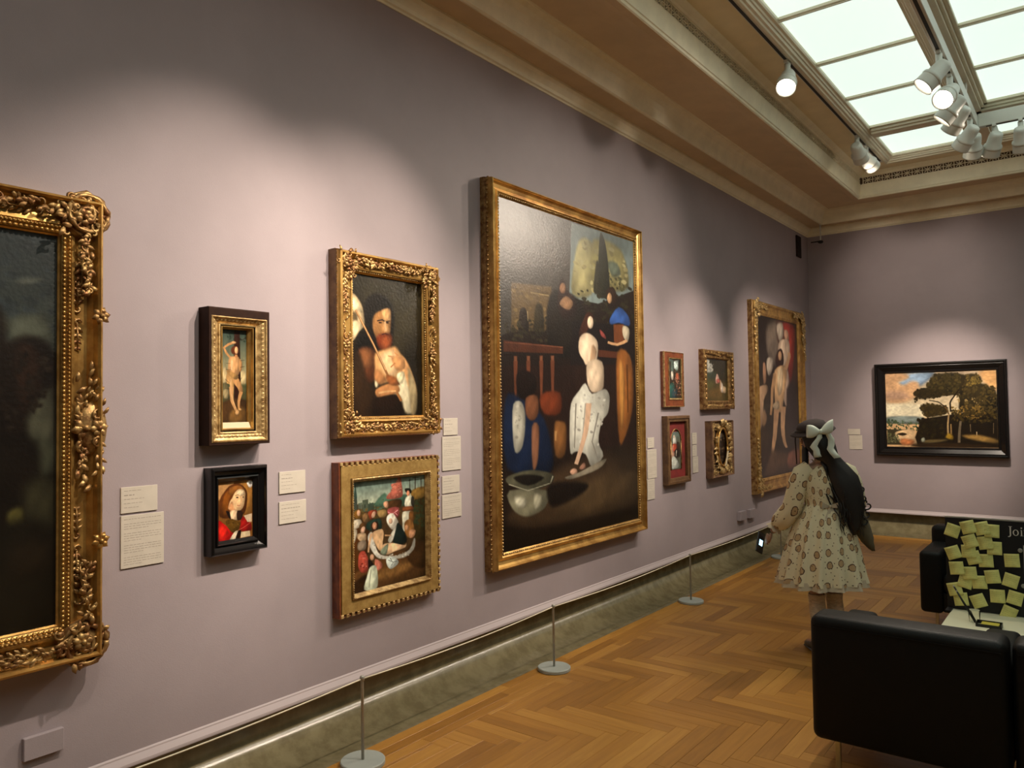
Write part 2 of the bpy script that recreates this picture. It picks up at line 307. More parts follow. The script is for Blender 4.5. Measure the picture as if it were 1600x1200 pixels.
# lighting track --------------------------------------------------
def track(x0,x1,y0,y1,z0,z1,label):
    t=empty('lighting_track',label,'track',((x0+x1)/2,(y0+y1)/2,z0)); L=lambda p:(p[0]-(x0+x1)/2,p[1]-(y0+y1)/2,p[2]-z0)
    MB().box(L((x0,y0,z0)),L((x1,y1,z1)),.003).build('rail',m_white,t)
    w=.011; e=.06
    if x1-x0<y1-y0: MB().box(L(((x0+x1)/2-w,y0+e,z0-.002)),L(((x0+x1)/2+w,y1-e,z0+.002))).build('slot',m_slot,t)
    else: MB().box(L((x0+e,(y0+y1)/2-w,z0-.002)),L((x1-e,(y0+y1)/2+w,z0+.002))).build('slot',m_slot,t)
    return t
TZ=4.18
track(-1.900,-1.858,-2.2,9.30,4.350,4.372,'cream lighting track set beside the left edge of the skylight')
tb=track(-.885,-.825,-2.0,8.28,TZ,TZ+.10,'white lighting track hung lengthwise under the skylight beam')
tc_=track(-.825,2.3,8.17,8.23,TZ,TZ+.12,'white lighting track hung crosswise near the far wall')
for y in (-1.5,1.5,4.5,7.45): MB().box((-.03,y-3.14-.02,.10),(.03,y-3.14+.02,.25)).build('hanger',m_white,tb)
for x in (.2,1.4): MB().box((x-.7375-.02,-.03,.12),(x-.7375+.02,.03,.25)).build('hanger',m_white,tc_)

# ---- painter: strokes laid into a colour grid, coordinates in thousandths of each canvas
def hexc(h): return np.array([int(h[i:i+2],16)/255. for i in (0,2,4)])
def _cov(X,Y,P,soft):
    n=len(P); x0,y0=P.min(0)-soft; x1,y1=P.max(0)+soft
    ix=np.where((X[0]>=x0)&(X[0]<=x1))[0]; iy=np.where((Y[:,0]>=y0)&(Y[:,0]<=y1))[0]
    if len(ix)==0 or len(iy)==0: return None
    sl=(slice(iy[0],iy[-1]+1),slice(ix[0],ix[-1]+1)); x=X[sl];y=Y[sl]
    ins=np.zeros(x.shape,bool); d=np.full(x.shape,1e9)
    for i in range(n):
        ax,ay=P[i]; bx,by=P[(i+1)%n]; ex,ey=bx-ax,by-ay
        t=np.clip(((x-ax)*ex+(y-ay)*ey)/(ex*ex+ey*ey+1e-12),0,1)
        d=np.minimum(d,(x-ax-t*ex)**2+(y-ay-t*ey)**2)
        c=((ay>y)!=(by>y))
        if ey!=0: ins^=c&(x<ex*(y-ay)/ey+ax)
    d=np.sqrt(d)*np.where(ins,1,-1); a=np.clip(d/(2*soft)+.5,0,1); return sl,a*a*(3-2*a)
def _smooth(P):
    n=len(P); o=[]
    for i in range(n):
        p0,p1,p2,p3=P[i-1],P[i],P[(i+1)%n],P[(i+2)%n]
        for t in (0,.33,.67): o.append(.5*((2*p1)+(p2-p0)*t+(2*p0-5*p1+4*p2-p3)*t*t+(3*p1-p0-3*p2+p3)*t**3))
    return np.array(o)
def paint(spec,asp,nx,ny,seed=1):
    """asp=width/height; returns (ny,nx,3) display colours, row 0 = top"""
    rng=np.random.RandomState(seed); X,Y=np.meshgrid(np.linspace(0,asp,nx),np.linspace(0,1,ny)); px=1./ny
    I=np.zeros((ny,nx,3))
    def put(r,c,shade=None):
        if r is None: return
        sl,a=r
        if shade is not None: # rounded modelling of a form, lit from the upper left
            x=X[sl]-shade.mean(0)[0]; y=Y[sl]-shade.mean(0)[1]; sx,sy=np.ptp(shade[:,0])/2+1e-6,np.ptp(shade[:,1])/2+1e-6; q=(x/sx)**2+(y/sy)**2
            k=1.10-.26*np.clip(q,0,1.6)-.16*(x/sx)-.10*(y/sy)+.045*np.sin(x/sx*6+y/sy*5); c=np.clip(c*k[...,None],0,1)
        I[sl]=I[sl]*(1-a[...,None])+c*a[...,None]
    def pts(v): P=np.array([float(q) for q in v]).reshape(-1,2)/1000; P[:,0]*=asp; return P
    ax_=1.0
    for o in spec.split(';'):
        o=o.split(' '); k=o[0]
        if k=='F': I[:]=hexc(o[1])
        elif k=='A': ax_=float(o[1])
        elif k in 'PB':
            P=pts(o[3:]); P=_smooth(P) if k=='B' else P
            put(_cov(X,Y,P,max(float(o[2])*(1.5 if k=='B' else 1)/1000,px*.6)),hexc(o[1]),P if (k=='B' and float(o[2])<22) else None)
        elif k=='S':
            P=pts(o[5:]); w0,w1=float(o[3])/2000,float(o[4])/2000; n=len(P); A=[];B=[]
            for i in range(n):
                t=P[min(i+1,n-1)]-P[max(i-1,0)]; t=t/(np.hypot(*t)+1e-9); nn=np.array([-t[1],t[0]]); w=w0+(w1-w0)*i/max(n-1,1); A.append(P[i]+nn*w);B.append(P[i]-nn*w)
            put(_cov(X,Y,np.array(A+B[::-1]),max(float(o[2])/1000,px*.6)),hexc(o[1]))
        elif k=='D':
            P=pts(o[5:]); c1,c2=hexc(o[1]),hexc(o[2]); n=int(o[3]); s=float(o[4])/1000; lo,hi=P.min(0),P.max(0); m=0
            for _ in range(n*6):
                q=lo+(hi-lo)*rng.rand(2); ins=False
                for i in range(len(P)):
                    a,b=P[i],P[(i+1)%len(P)]
                    if (a[1]>q[1])!=(b[1]>q[1]) and q[0]<(b[0]-a[0])*(q[1]-a[1])/(b[1]-a[1])+a[0]: ins=not ins
                if not ins: continue
                r=s*(.25+.45*rng.rand()); an=rng.rand()*3.14; e=.45+.5*rng.rand(); t=np.linspace(0,6.283,8)[:-1]; rr=r*(.75+.5*rng.rand(7))
                Q=np.stack([q[0]+ax_*(rr*np.cos(t)*np.cos(an)-rr*e*np.sin(t)*np.sin(an)),q[1]+rr*np.cos(t)*np.sin(an)+rr*e*np.sin(t)*np.cos(an)],1)
                f=rng.rand(); put(_cov(X,Y,Q,max(s*.12,px)),c1*(1-f)+c2*f); m+=1
                if m>=n: break
        elif k=='G':
            P=pts(o[3:]); r=_cov(X,Y,P,.008)
            if r: sl,a=r; t=np.clip((Y[sl]-P[:,1].min())/(np.ptp(P[:,1])),0,1)[...,None]; I[sl]=I[sl]*(1-a[...,None])+(hexc(o[1])*(1-t)+hexc(o[2])*t)*a[...,None]
        elif k=='X':
            amt=float(o[1])/100
            for f in (int(o[2])//8,int(o[2])//2): 
                g=rng.rand(f+2,f+2); gx=np.linspace(0,f,nx); gy=np.linspace(0,f,ny); i0=gx.astype(int);j0=gy.astype(int); fx=(gx-i0)[None];fy=(gy-j0)[:,None]
                i0=i0.clip(0,f);j0=j0.clip(0,f); h=(g[np.ix_(j0,i0)]*(1-fx)+g[np.ix_(j0,i0+1)]*fx)*(1-fy)+(g[np.ix_(j0+1,i0)]*(1-fx)+g[np.ix_(j0+1,i0+1)]*fx)*fy
                I*=(1+amt*2*(h-.5)*1.6)[...,None]
    return np.clip(I,0,1)
PAINT={
'slender':'A 1.09;F 3a4a3c;G 2c3c34 b5a574 -41 -8 1055 -2 1044 561 -41 560;G 4c5030 33220f -41 550 1044 551 1035 1024 -40 1012;B c9b27c 9.8 703 442 970 441 1006 561 664 560;B b9a272 9.8 14 424 198 414 179 560 14 560;D 1c2a20 2c3a28 30 27.5 33 -9 1016 -11 975 121 70 90;P 2e1408 3.9 500 15 487 139 478 324 485 590 493 815 792 815 767 589 743 322 733 137 728 13;P 2a1810 3.0 582 58 819 106 1021 72 1009 67 825 98 606 50;B 5a5234 5.9 -4 579 216 570 289 716 -4 715;B 8d7c55 4.9 32 638 253 628 234 716 69 715;B 442c14 9.8 32 763 964 739 959 1013 32 1003;B 6b4a22 13.8 400 843 925 817 960 994 288 967;P c08850 3.0 462 118 235 145 26 191 138 254 298 302 360 288 209 241 113 196 280 166 498 142;B c89460 2.0 578 132 549 142 480 147 411 144 382 134 411 124 480 119 550 123;B c4905a 3.9 273 305 441 280 686 283 723 362 695 462 514 492 254 453;B b8844e 3.9 697 303 811 332 810 412 722 442 685 373;B 5a2810 3.9 676 213 629 246 516 260 405 248 359 216 406 183 517 169 629 181;B cf9a68 3.0 661 213 638 242 584 254 531 243 509 215 532 186 585 174 639 185;P b47a48 3.0 520 259 520 294 626 293 626 259;B b88a50 3.9 198 463 458 477 495 560 438 717 345 716 309 580 179 560;P c08c56 3.0 272 600 290 666 335 750 455 819 568 868 640 859 553 808 465 742 449 664 457 599;B b8844e 3.9 440 482 702 521 852 640 756 698 644 619 476 560;P bd8852 3.0 703 644 664 689 625 745 627 792 642 825 717 825 721 793 736 749 792 698 849 655;B c8985f 3.0 693 877 644 892 579 894 535 881 538 861 586 845 651 843 696 856;B b98a50 3.0 813 846 777 851 713 848 657 839 643 829 679 823 744 826 799 836;B 9c7440 3.0 217 423 665 482 589 521 439 511 217 463;P e0b07c 3.9 366 324 358 423 410 423 441 325;P d8a86e 3.9 316 521 317 590 342 678 439 762 534 826 562 823 475 759 386 676 369 590 376 521;P 2a1a0c 1.0 162 357 329 356 329 353 162 353;P 2a1a0c 1.0 161 421 365 424 366 421 162 417;P 2a1a0c 1.0 119 523 287 561 294 559 129 520;P 2a1a0c 1.0 744 325 935 313 932 310 741 321;P 2a1a0c 1.0 743 394 934 383 931 380 740 390;P 2a1a0c 1.0 708 542 813 502 804 500 696 540;P 2a1a0c 1.0 141 620 289 625 291 622 143 617;X 6 60',
'bust':'A 1.11;F 7c4c1c;P c08a50 12.2 -1 51 446 11 447 104 4 313;B a06a2c 20.3 651 37 984 34 984 538 775 570;B 5c2e0e 8.1 514 44 686 80 825 188 843 324 809 489 706 607 402 632 155 619 25 553 37 314 148 187 312 80;B 7a4212 12.2 198 199 396 123 447 166 299 324 268 525 155 579 119 398;B 8c5420 8.1 313 121 565 76 738 144 773 218 566 139 364 245;B e2b47c 7.1 465 208 566 149 704 153 782 218 777 322 740 444 654 513 552 518 401 501 284 465 332 346 398 287;B f0cc98 8.1 566 170 721 174 756 248 635 265 533 230;B c88a58 10.2 284 445 399 348 451 473 552 528 401 531;B e8c090 6.1 351 509 544 518 545 680 403 682 335 588;P 6a4420 3.0 484 258 558 245 599 261 603 256 558 238 480 250;B 2c1a10 3.0 581 290 571 297 547 300 523 296 513 287 523 280 547 277 571 281;B 2c1a10 3.0 746 294 739 300 722 302 705 299 697 292 704 286 722 283 739 287;P 7a5028 3.0 679 264 757 261 756 256 678 258;P c08858 4.1 637 276 644 310 649 348 643 367 637 377 653 381 659 369 664 348 658 310 651 275;P b05038 3.0 540 431 569 437 603 441 627 437 640 431 633 424 620 429 602 432 572 427 545 420;P a87048 4.1 535 469 637 475 637 470 535 463;B 1a100c 5.1 219 502 318 527 356 650 286 606;B 2a1810 5.1 544 528 689 545 689 668 545 680;B b81410 6.1 3 670 124 697 405 873 439 915 308 1005 2 1013;B d82418 14.2 28 741 174 779 290 885 113 972 32 947;B 8c1410 6.1 706 628 845 737 949 764 949 897 606 855;P d86850 3.0 945 745 739 820 570 861 574 866 745 826 953 752;B 5c3c10 6.1 205 682 369 650 537 690 639 726 605 825 455 896 322 838;D 7c5a20 3c2408 60 18.3 222 682 386 651 639 726 572 843 405 873;P d8b890 5.1 741 619 984 595 975 745 845 737;B dcc4a0 5.1 455 886 572 868 539 982 324 1016;P d0b488 5.1 657 899 914 895 932 988 641 999;B 1c0c08 5.1 572 873 657 879 607 1006 490 1018;B e8dcc8 4.1 825 41 895 16 984 24 1011 77 948 139 878 116;B 6a6258 3.0 980 61 967 77 934 83 902 75 888 58 902 42 934 36 967 44;X 5 70',
'beard':'A 1.35;F 1c160c;B 38301c 78.7 233 55 926 43 915 373 580 493 537 177 180 173;B 2c2616 65.6 63 30 927 15 865 184 230 144;B c4a878 6.6 -11 148 83 167 154 238 175 352 100 405 15 471 -5 335;B e0cc9c 10.5 7 159 83 192 141 264 81 255 10 234;B 5c4c30 10.5 4 272 80 293 52 407 1 384;B d8c090 7.9 19 334 138 353 76 419 8 459;B 120c06 10.5 205 172 331 118 485 141 575 214 585 333 527 494 320 500 223 400 177 288;B 0e0a06 18.4 100 431 298 398 344 525 71 582;B 9c6a38 7.9 301 281 404 237 535 217 546 282 535 388 476 443 347 447 286 372;B d09c60 7.9 417 236 530 219 538 309 480 312 428 288;B c08c54 7.9 427 327 493 318 525 389 477 404 438 385;P 1c0e06 3.9 352 320 422 308 455 318 463 312 424 300 349 311;P 1c0e06 3.9 476 318 533 309 532 304 473 311;P e0b078 3.9 450 314 461 385 484 383 468 312;B 1c0e06 2.6 414 325 408 329 391 331 375 331 368 327 375 323 391 321 408 322;B 1c0e06 2.6 514 321 508 325 495 327 482 326 477 322 482 318 495 316 508 317;B 6c2c10 10.5 334 435 404 406 543 401 559 467 473 522 370 512;B 8c4420 10.5 424 432 555 427 526 507 422 510;P 3a140a 3.9 415 417 464 405 514 412 518 406 464 398 409 408;B 5a3018 13.1 97 531 269 514 330 577 312 745 163 758 82 632;B 7a4a28 18.4 108 537 244 528 291 629 141 657;B d0985c 10.5 318 552 473 515 607 492 686 543 767 596 736 704 545 745 337 771 315 655;B e8bc84 13.1 394 563 579 519 657 597 600 705 442 693;B a87040 10.5 315 668 416 693 466 745 324 771;B c89058 7.9 686 557 795 609 903 758 928 868 840 949 705 812 736 704 657 624;B c8b890 10.5 709 677 816 812 900 840 911 950 783 988 674 919 569 837;B 98845c 10.5 793 649 916 785 925 950 839 989;B 2c1c0e 15.7 12 584 120 569 212 758 360 836 356 965 204 1013 -1 1001;B 1c1008 13.1 308 874 542 837 676 865 699 1000 304 1009;P 8c5c30 3.9 46 260 152 363 282 491 369 589 453 683 573 801 672 896 706 888 605 793 483 676 397 582 308 484 176 355 67 253;P d8a870 2.6 57 258 290 487 458 668 469 665 300 484 66 255;B b87c48 6.6 323 810 466 771 598 758 665 798 636 831 437 856 334 861;B 8a5028 6.6 468 706 600 718 665 771 518 771;P d8a468 3.9 364 843 406 837 466 830 544 826 611 824 609 812 542 814 462 817 400 823 356 828;B c88c54 6.6 551 573 659 557 740 583 738 650 628 665 576 625;P cc945c 2.6 607 565 500 559 496 567 601 578;P b87844 2.6 594 608 530 643 541 649 611 616;P c08048 2.6 653 553 597 532 586 538 637 562;B d8c898 6.6 627 691 737 677 707 758 639 745;B c4b088 6.6 312 745 362 771 336 797 311 784;X 6 80',
'crowd':'A 1.32;F 4a341c;G 5c7468 c8c4a0 0 -23 996 -19 993 277 -1 196;B 46624c 8.0 312 199 427 130 500 187 710 166 771 213 709 279 326 249;D 38503c 586c50 60 22.0 215 199 441 191 470 294 51 259;P 3c4438 3.0 19 150 66 136 71 271 18 274;P 34483c 3.0 26 113 46 9 66 126 68 146 23 143;P 4c5440 3.0 133 171 208 169 207 281 139 278;P 5c6450 3.0 79 195 133 190 132 277 78 276;P 3c4838 3.0 208 217 270 204 284 274 207 276;P 2c3428 2.0 157 212 173 212 173 243 157 243;D 4c3c1c 6a5428 50 24.0 25 246 441 261 618 300 678 347 186 371 25 294;B 4c2c10 8.0 -3 424 213 452 184 681 -6 994;B 342810 10.0 834 240 1002 214 998 700 831 572;B 7c5c28 6.0 803 143 995 118 994 213 834 229;D 28301c 383c22 60 30.0 834 250 994 234 999 552 848 449;B 5a3a1c 14.0 -5 842 323 742 990 699 991 1015 -6 984;B 8a6030 24.0 350 855 705 822 798 878 494 929 322 919;B 2c1a0c 16.0 -6 918 183 855 154 1005 -6 999;B 3a2410 12.0 706 699 990 635 988 909 798 858;P 2c2418 2.0 775 27 777 121 788 121 786 28;P 2c2418 2.0 766 45 802 42 800 37 764 39;P 3a2418 2.0 857 13 853 132 866 134 870 14;P 3a2418 2.0 820 23 915 22 914 16 819 17;P 3a2418 2.0 941 35 944 124 955 125 952 36;B c06850 4.0 605 4 650 2 665 70 679 173 619 198 470 194 456 163 530 109 515 58 605 45;D e09878 8c3828 40 16.0 590 13 658 28 672 163 485 186 530 69;B 4c3018 5.0 470 214 649 211 648 283 514 299 470 264;B c8906c 4.0 412 218 470 214 470 274 419 259;B a04c44 4.0 470 284 618 285 610 380 484 346;P e8a8a0 2.0 468 317 529 344 612 312 608 307 527 338 471 312;P e8a8a0 2.0 570 337 600 360 604 358 575 334;B 1c1c14 3.0 710 115 788 121 803 164 733 158;B c07c58 2.0 781 167 774 187 756 194 739 184 732 163 739 143 756 136 774 146;B d8d0b0 4.0 725 198 818 197 833 292 709 289;B 2c2820 4.0 810 196 842 220 833 313 794 257;B d0c8a8 4.0 678 337 802 340 770 419 707 515 677 541 670 428;B 7c4424 4.0 686 292 818 295 817 332 686 328;B 6c4420 4.0 770 347 833 354 824 467 770 440;B 7c5420 4.0 31 266 105 250 118 334 38 324;B d8a47c 2.0 108 284 101 304 85 310 68 300 62 279 69 260 85 253 101 263;B d8c8a8 4.0 -2 348 105 342 118 401 -3 424;B c8b898 4.0 -3 434 64 433 50 507 -4 576;B 8c3c24 4.0 207 285 270 273 326 289 297 325 241 358 214 325;B d8a884 2.0 299 326 281 344 260 347 249 333 254 309 272 291 293 288 304 302;B 24382c 4.0 193 381 340 359 382 394 367 471 199 450;B 7c5c38 4.0 132 306 200 294 200 372 145 366;B 9c7c48 5.0 326 289 441 291 440 351 354 351;B 5c3c1c 4.0 91 398 159 377 172 446 117 497;B dcac88 2.0 163 452 144 471 121 472 108 457 112 432 132 413 155 411 168 427;B b89870 4.0 63 471 172 475 171 543 90 532;B 8c7860 4.0 76 549 171 543 171 621 76 616;B e0d4b8 4.0 469 344 528 331 572 366 617 442 542 494 469 434 447 382;B 14201c 4.0 617 432 722 578 706 638 541 625 571 497;B c8c0a8 4.0 557 475 587 459 541 574 497 608 468 574;B d8ac88 2.0 532 407 524 424 505 430 487 420 479 400 487 383 506 377 524 387;B 8c5c2c 4.0 708 433 801 423 847 533 831 593 753 593 700 514;B c89060 2.0 761 496 752 514 730 519 709 508 700 488 709 470 731 465 752 476;B b8845c 4.0 769 523 863 535 831 593 769 595;B d8d0b8 5.0 199 508 254 477 296 600 366 699 585 742 768 708 831 614 854 627 830 717 675 776 408 745 309 710 226 609;D 988c74 e8e0c8 50 14.0 226 512 309 641 380 721 799 713 767 770 380 741;B 3c2010 4.0 248 397 325 387 339 438 282 480 248 446;B d0946c 2.0 321 426 312 450 290 457 268 444 259 418 268 395 290 387 312 400;B dcaf7c 4.0 254 486 382 463 410 517 395 614 467 664 366 669 296 590;B e4b888 4.0 395 614 526 612 691 656 722 640 706 679 555 697 438 710;P d8a878 3.0 233 481 220 518 206 566 198 615 194 653 216 657 222 620 232 573 248 526 262 490;B 7c8468 4.0 380 651 460 613 467 644 438 710 366 689;P c89868 3.0 424 536 512 546 512 534 424 520;B d8dcc8 3.0 445 741 540 745 614 808 510 856 451 812;P 2c3428 1.0 465 766 537 796 507 820 512 823 542 795 468 762;P 2c3428 1.0 492 749 523 795 585 795 584 791 526 792 499 748;B b84c38 4.0 89 647 157 638 204 723 197 819 115 824 75 760;D e08068 7c2018 26 16.0 102 659 170 659 183 807 102 793;B 1a1410 4.0 204 723 253 750 280 794 211 811;B d09c74 2.0 281 710 272 730 253 735 233 724 225 702 233 682 253 677 273 688;B c07058 4.0 295 727 394 792 336 842 294 796;B d8dcb8 5.0 225 794 308 798 328 959 279 1009 148 985 183 875;P a8a888 4.0 231 814 204 975 215 978 245 818;X 8 90',
'narrow':'A 2.17;F 3a2a1c;D 5c6c5c 1c1c14 50 56.2 -5 6 1009 3 1025 482 -5 498;B b8c4b4 15.3 392 75 800 37 791 251 429 233;B 586458 12.8 192 54 433 47 387 338 190 342;B c8b8a0 12.8 190 342 347 326 383 518 203 520;B b05838 12.8 585 360 826 381 861 511 620 540;D 8c5040 c89070 40 35.8 425 389 989 378 962 915 491 916;B 2c5c50 15.3 33 672 420 618 412 965 32 989;B 344448 15.3 300 794 651 767 644 989 259 989;D a88868 2c2014 30 30.7 110 521 983 509 958 989 412 989;B 181410 12.8 841 35 1049 30 1039 219 833 223;X 14 60',
'glade':'A 2.49;F 2a2414;B b8b09c 24.1 -31 19 164 31 384 135 290 328 -41 364;D 8c887c c8c0ac 20 52.9 -32 65 296 70 289 352 -20 363;B 3c4434 24.1 -41 364 517 319 607 509 -25 550;D 1c2014 3a3420 90 62.5 164 31 993 -5 1015 447 423 466 338 185;B 4c4020 48.1 -25 550 990 547 987 999 -38 999;B 6a5028 62.5 101 760 699 702 696 949 141 951;B 5c5830 38.5 -25 550 331 516 328 660 -30 714;B d0a48c 7.2 517 343 608 436 630 556 467 585 445 489;B b05c4c 7.2 491 488 631 471 654 556 513 572;B c89870 7.2 655 483 724 579 746 775 651 752;B d8b488 7.2 771 651 916 673 915 810 793 799;B e0c8b0 7.2 701 555 795 626 769 800 708 776;X 8 60',
'arched':'A 2.12;F 5c5c48;G 6c8078 6c6448 -27 -14 945 -64 910 391 -36 408;B 3c2c20 14.1 -34 316 875 293 889 658 602 681 70 589;B 48503c 18.8 3 292 309 236 303 378 1 407;B d8d0bc 9.4 300 91 458 109 609 300 501 351 266 356 231 262;B b04830 9.4 167 334 583 325 614 492 375 518 146 520;P d8a484 7.1 174 357 145 542 220 543 281 356;B 201814 9.4 415 494 779 466 806 658 484 680;P e0d0b0 4.7 545 492 501 657 548 658 601 493;B b88c70 9.4 71 521 374 541 367 680 67 679;B d0d0bc 11.8 179 656 445 680 791 869 743 971 59 964 65 767;B d8b498 4.7 441 122 417 147 360 159 304 152 282 128 306 104 363 91 419 99;X 9 60',
'oval':'A 2.37;F 241810;D 5c4830 1c120c 60 59.0 -110 -10 1102 -51 1112 1026 -217 1000;B b8b4a0 13.4 242 50 518 92 559 243 323 222;B a87858 13.4 165 456 402 507 345 643 106 616;B c89878 13.4 -179 642 6 669 -52 778 -190 750;B 8c6c4c 13.4 -51 280 224 300 213 456 -19 432;B b09070 13.4 90 807 334 838 277 952 81 920;D b89874 3c2818 26 32.2 -29 58 709 112 686 929 -112 917;X 10 60',
'terrace':'A 1.85;F 1e140e;P 3a342c 2.0 0 -3 485 -2 481 123 465 269 -8 398;D 4a4238 2c261e 120 13.2 9 14 461 6 456 167 14 206;P 564c40 0.5 34 135 353 134 354 132 35 134;P 564c40 0.5 91 175 352 164 353 162 92 173;P 564c40 0.5 355 98 353 158 357 158 359 97;P 564c40 0.5 303 60 304 124 309 123 309 59;P 544a3e 0.5 120 143 119 167 122 166 123 143;P 544a3e 0.5 146 143 145 167 148 166 149 142;P 544a3e 0.5 172 142 172 166 175 166 175 142;P 544a3e 0.5 199 142 198 166 201 166 202 142;P 544a3e 0.5 226 142 225 166 229 165 229 141;P 544a3e 0.5 253 141 253 166 256 165 257 141;P 544a3e 0.5 281 141 281 165 284 165 285 140;P 5e4a2c 4.1 71 237 329 226 320 360 67 380;D 7a6238 4c3a20 60 12.2 80 245 318 232 314 350 77 366;B 221810 2.5 111 378 117 326 133 306 158 308 172 336 171 374;P a89060 1.0 189 257 328 256 328 254 190 255;P a89060 1.0 166 313 168 341 172 341 170 312;B 2e2616 4.1 207 376 219 299 241 283 267 300 270 373;D 241e12 3a321e 60 11.1 30 360 337 319 324 394 29 405;P 758078 2.5 479 4 1000 -4 992 179 678 251 454 249 469 124;B a49864 6.1 532 59 595 40 658 64 656 118 627 223 478 237 493 137;B 988c54 7.1 633 56 713 29 822 31 908 61 948 171 760 200 641 201;D b4a874 84784a 50 17.2 495 69 686 38 937 69 933 173 490 236;B 5c6450 5.1 764 100 848 96 876 133 804 146;D 585434 3c3a22 30 9.1 763 134 919 140 903 187 775 188;B 2a2a1a 2.5 707 8 740 26 765 89 774 210 679 219 690 87;B 2e2c1c 2.5 670 111 689 120 693 207 643 211;D 221e12 2e2a18 80 14.2 502 235 654 178 788 198 994 144 986 342 498 370;B 1c1610 5.1 317 251 478 237 574 292 570 418 312 429;P 181210 4.1 475 320 1002 306 993 516 445 525;P 4c2818 2.0 20 406 403 408 402 430 19 438;P 4c2818 2.0 673 406 836 407 835 429 672 430;P 7c4830 1.0 29 412 402 411 403 408 29 410;P 7a4a30 2.0 80 449 82 486 96 485 100 448;P 6a3a24 2.0 73 486 77 532 100 531 106 485;P 7a4a30 2.0 159 445 162 483 176 483 180 445;P 6a3a24 2.0 151 483 155 530 180 530 186 482;P 7a4a30 2.0 242 442 244 481 259 480 263 441;P 6a3a24 2.0 234 481 238 529 263 528 270 480;P 7a4a30 2.0 317 439 320 478 335 478 340 438;P 6a3a24 2.0 309 479 313 528 339 527 346 477;B 2c1c16 3.0 386 205 420 194 443 230 490 246 512 296 428 323 372 287;B 8c6444 2.0 430 221 423 234 407 240 392 237 386 225 393 212 408 206 424 209;B 8c6848 2.0 384 271 430 246 483 262 453 288 406 284;B 3c2014 2.0 574 297 612 283 640 297 623 325 585 349 534 378 522 358;B e0c4a0 1.5 638 316 630 332 613 339 596 334 589 320 597 304 614 297 631 302;B d8bc98 2.5 528 373 584 354 648 367 673 392 658 446 618 480 604 522 566 523 568 460 520 420;B b08c68 3.0 621 395 659 414 619 469 592 496;B 2e1c10 2.0 747 202 803 182 837 204 829 239 780 237;B c09468 1.5 797 222 790 236 775 243 761 238 755 226 762 212 777 205 791 209;B 305088 2.5 778 293 857 248 943 275 949 310 854 304 784 315;P 6c3c20 2.5 805 313 898 307 895 370 809 380;B b8a888 2.0 890 313 949 321 932 368 889 348;P c89868 1.5 918 358 881 368 836 377 793 376 757 373 751 381 787 385 838 386 891 377 931 367;B 8c4038 1.5 688 337 728 351 741 367 701 358;P 241610 4.1 0 479 996 446 984 734 -6 730;P 6a3a24 2.0 77 463 78 487 79 518 80 547 82 568 93 568 95 546 98 517 100 486 102 462;P 6a3a24 2.0 156 460 157 485 158 516 159 546 161 568 173 568 175 545 177 516 180 484 182 459;P 6a3a24 2.0 238 457 240 482 241 514 242 544 243 567 256 567 258 544 261 514 264 481 266 456;P 6a3a24 2.0 314 454 315 480 316 513 317 543 318 567 332 567 334 543 337 512 340 479 342 453;B 8c5424 5.1 836 407 945 413 979 504 959 619 881 714 838 719 823 563;B b07838 6.1 849 451 891 472 885 619 854 675;P 5c3414 2.5 912 449 916 619 928 619 930 448;B 3c2c1c 15.2 56 887 369 784 999 746 990 952 255 951 75 929;B 4c3a24 20.3 483 851 966 814 960 939 365 927;B 120c08 8.1 -10 930 255 960 990 958 988 998 -11 1000;B d8bc98 3.0 588 449 704 445 715 515 694 542 616 549 579 512;B c4bea8 2.5 566 520 616 554 721 537 761 563 745 618 690 650 662 714 699 763 607 796 559 752 486 739 445 743 441 667 455 586 516 545;D 989080 dcd6c0 50 9.1 467 591 565 554 734 553 718 618 661 724 463 728;P 847c6c 2.0 486 586 471 728 478 729 496 586;P 8c8474 2.0 659 617 606 712 656 778 663 777 615 712 671 618;P a09884 2.0 559 586 532 699 539 700 569 586;P d0a884 2.0 568 585 561 625 544 678 506 733 471 777 498 782 536 738 579 681 600 627 611 586;B c49474 2.0 493 799 491 807 474 812 453 811 440 804 442 797 459 792 480 793;B 8c8068 2.0 402 816 508 806 672 778 726 775 659 804 460 824;B 9c7058 2.0 509 791 546 777 557 794 520 799;B 162238 6.1 25 573 112 568 264 630 325 763 259 798 31 768;B b8b098 2.5 73 587 121 580 145 615 139 675 118 716 79 724 66 660;D 8c8470 d8d0b8 24 7.1 77 591 126 587 134 661 89 706;B 1a100c 3.0 94 504 153 488 214 510 203 558 112 568;B 7c4c30 3.0 151 568 223 563 227 615 190 636 150 619;B 8c5c40 3.0 185 653 231 653 224 739 207 776 185 771;B 6c3018 4.1 244 558 376 551 374 616 264 615;B 7c5028 4.1 334 650 373 641 418 656 404 746 337 744;P b88850 2.0 336 670 336 699 344 700 352 670;B 54503c 2.5 35 790 177 780 318 801 301 829 165 840 39 813;B 787258 3.0 43 831 279 847 267 894 194 912 124 911 57 882;B c8c0a0 5.1 76 852 135 861 134 884 85 875;B b0a888 4.1 195 851 247 864 225 891 194 893;P b8b090 1.0 38 814 155 840 303 828 321 807 315 806 300 826 155 838 40 812;B 181410 3.0 68 797 156 792 259 808 155 825;B 140e0a 7.1 301 829 556 845 530 874 343 901 289 882;X 5 120',
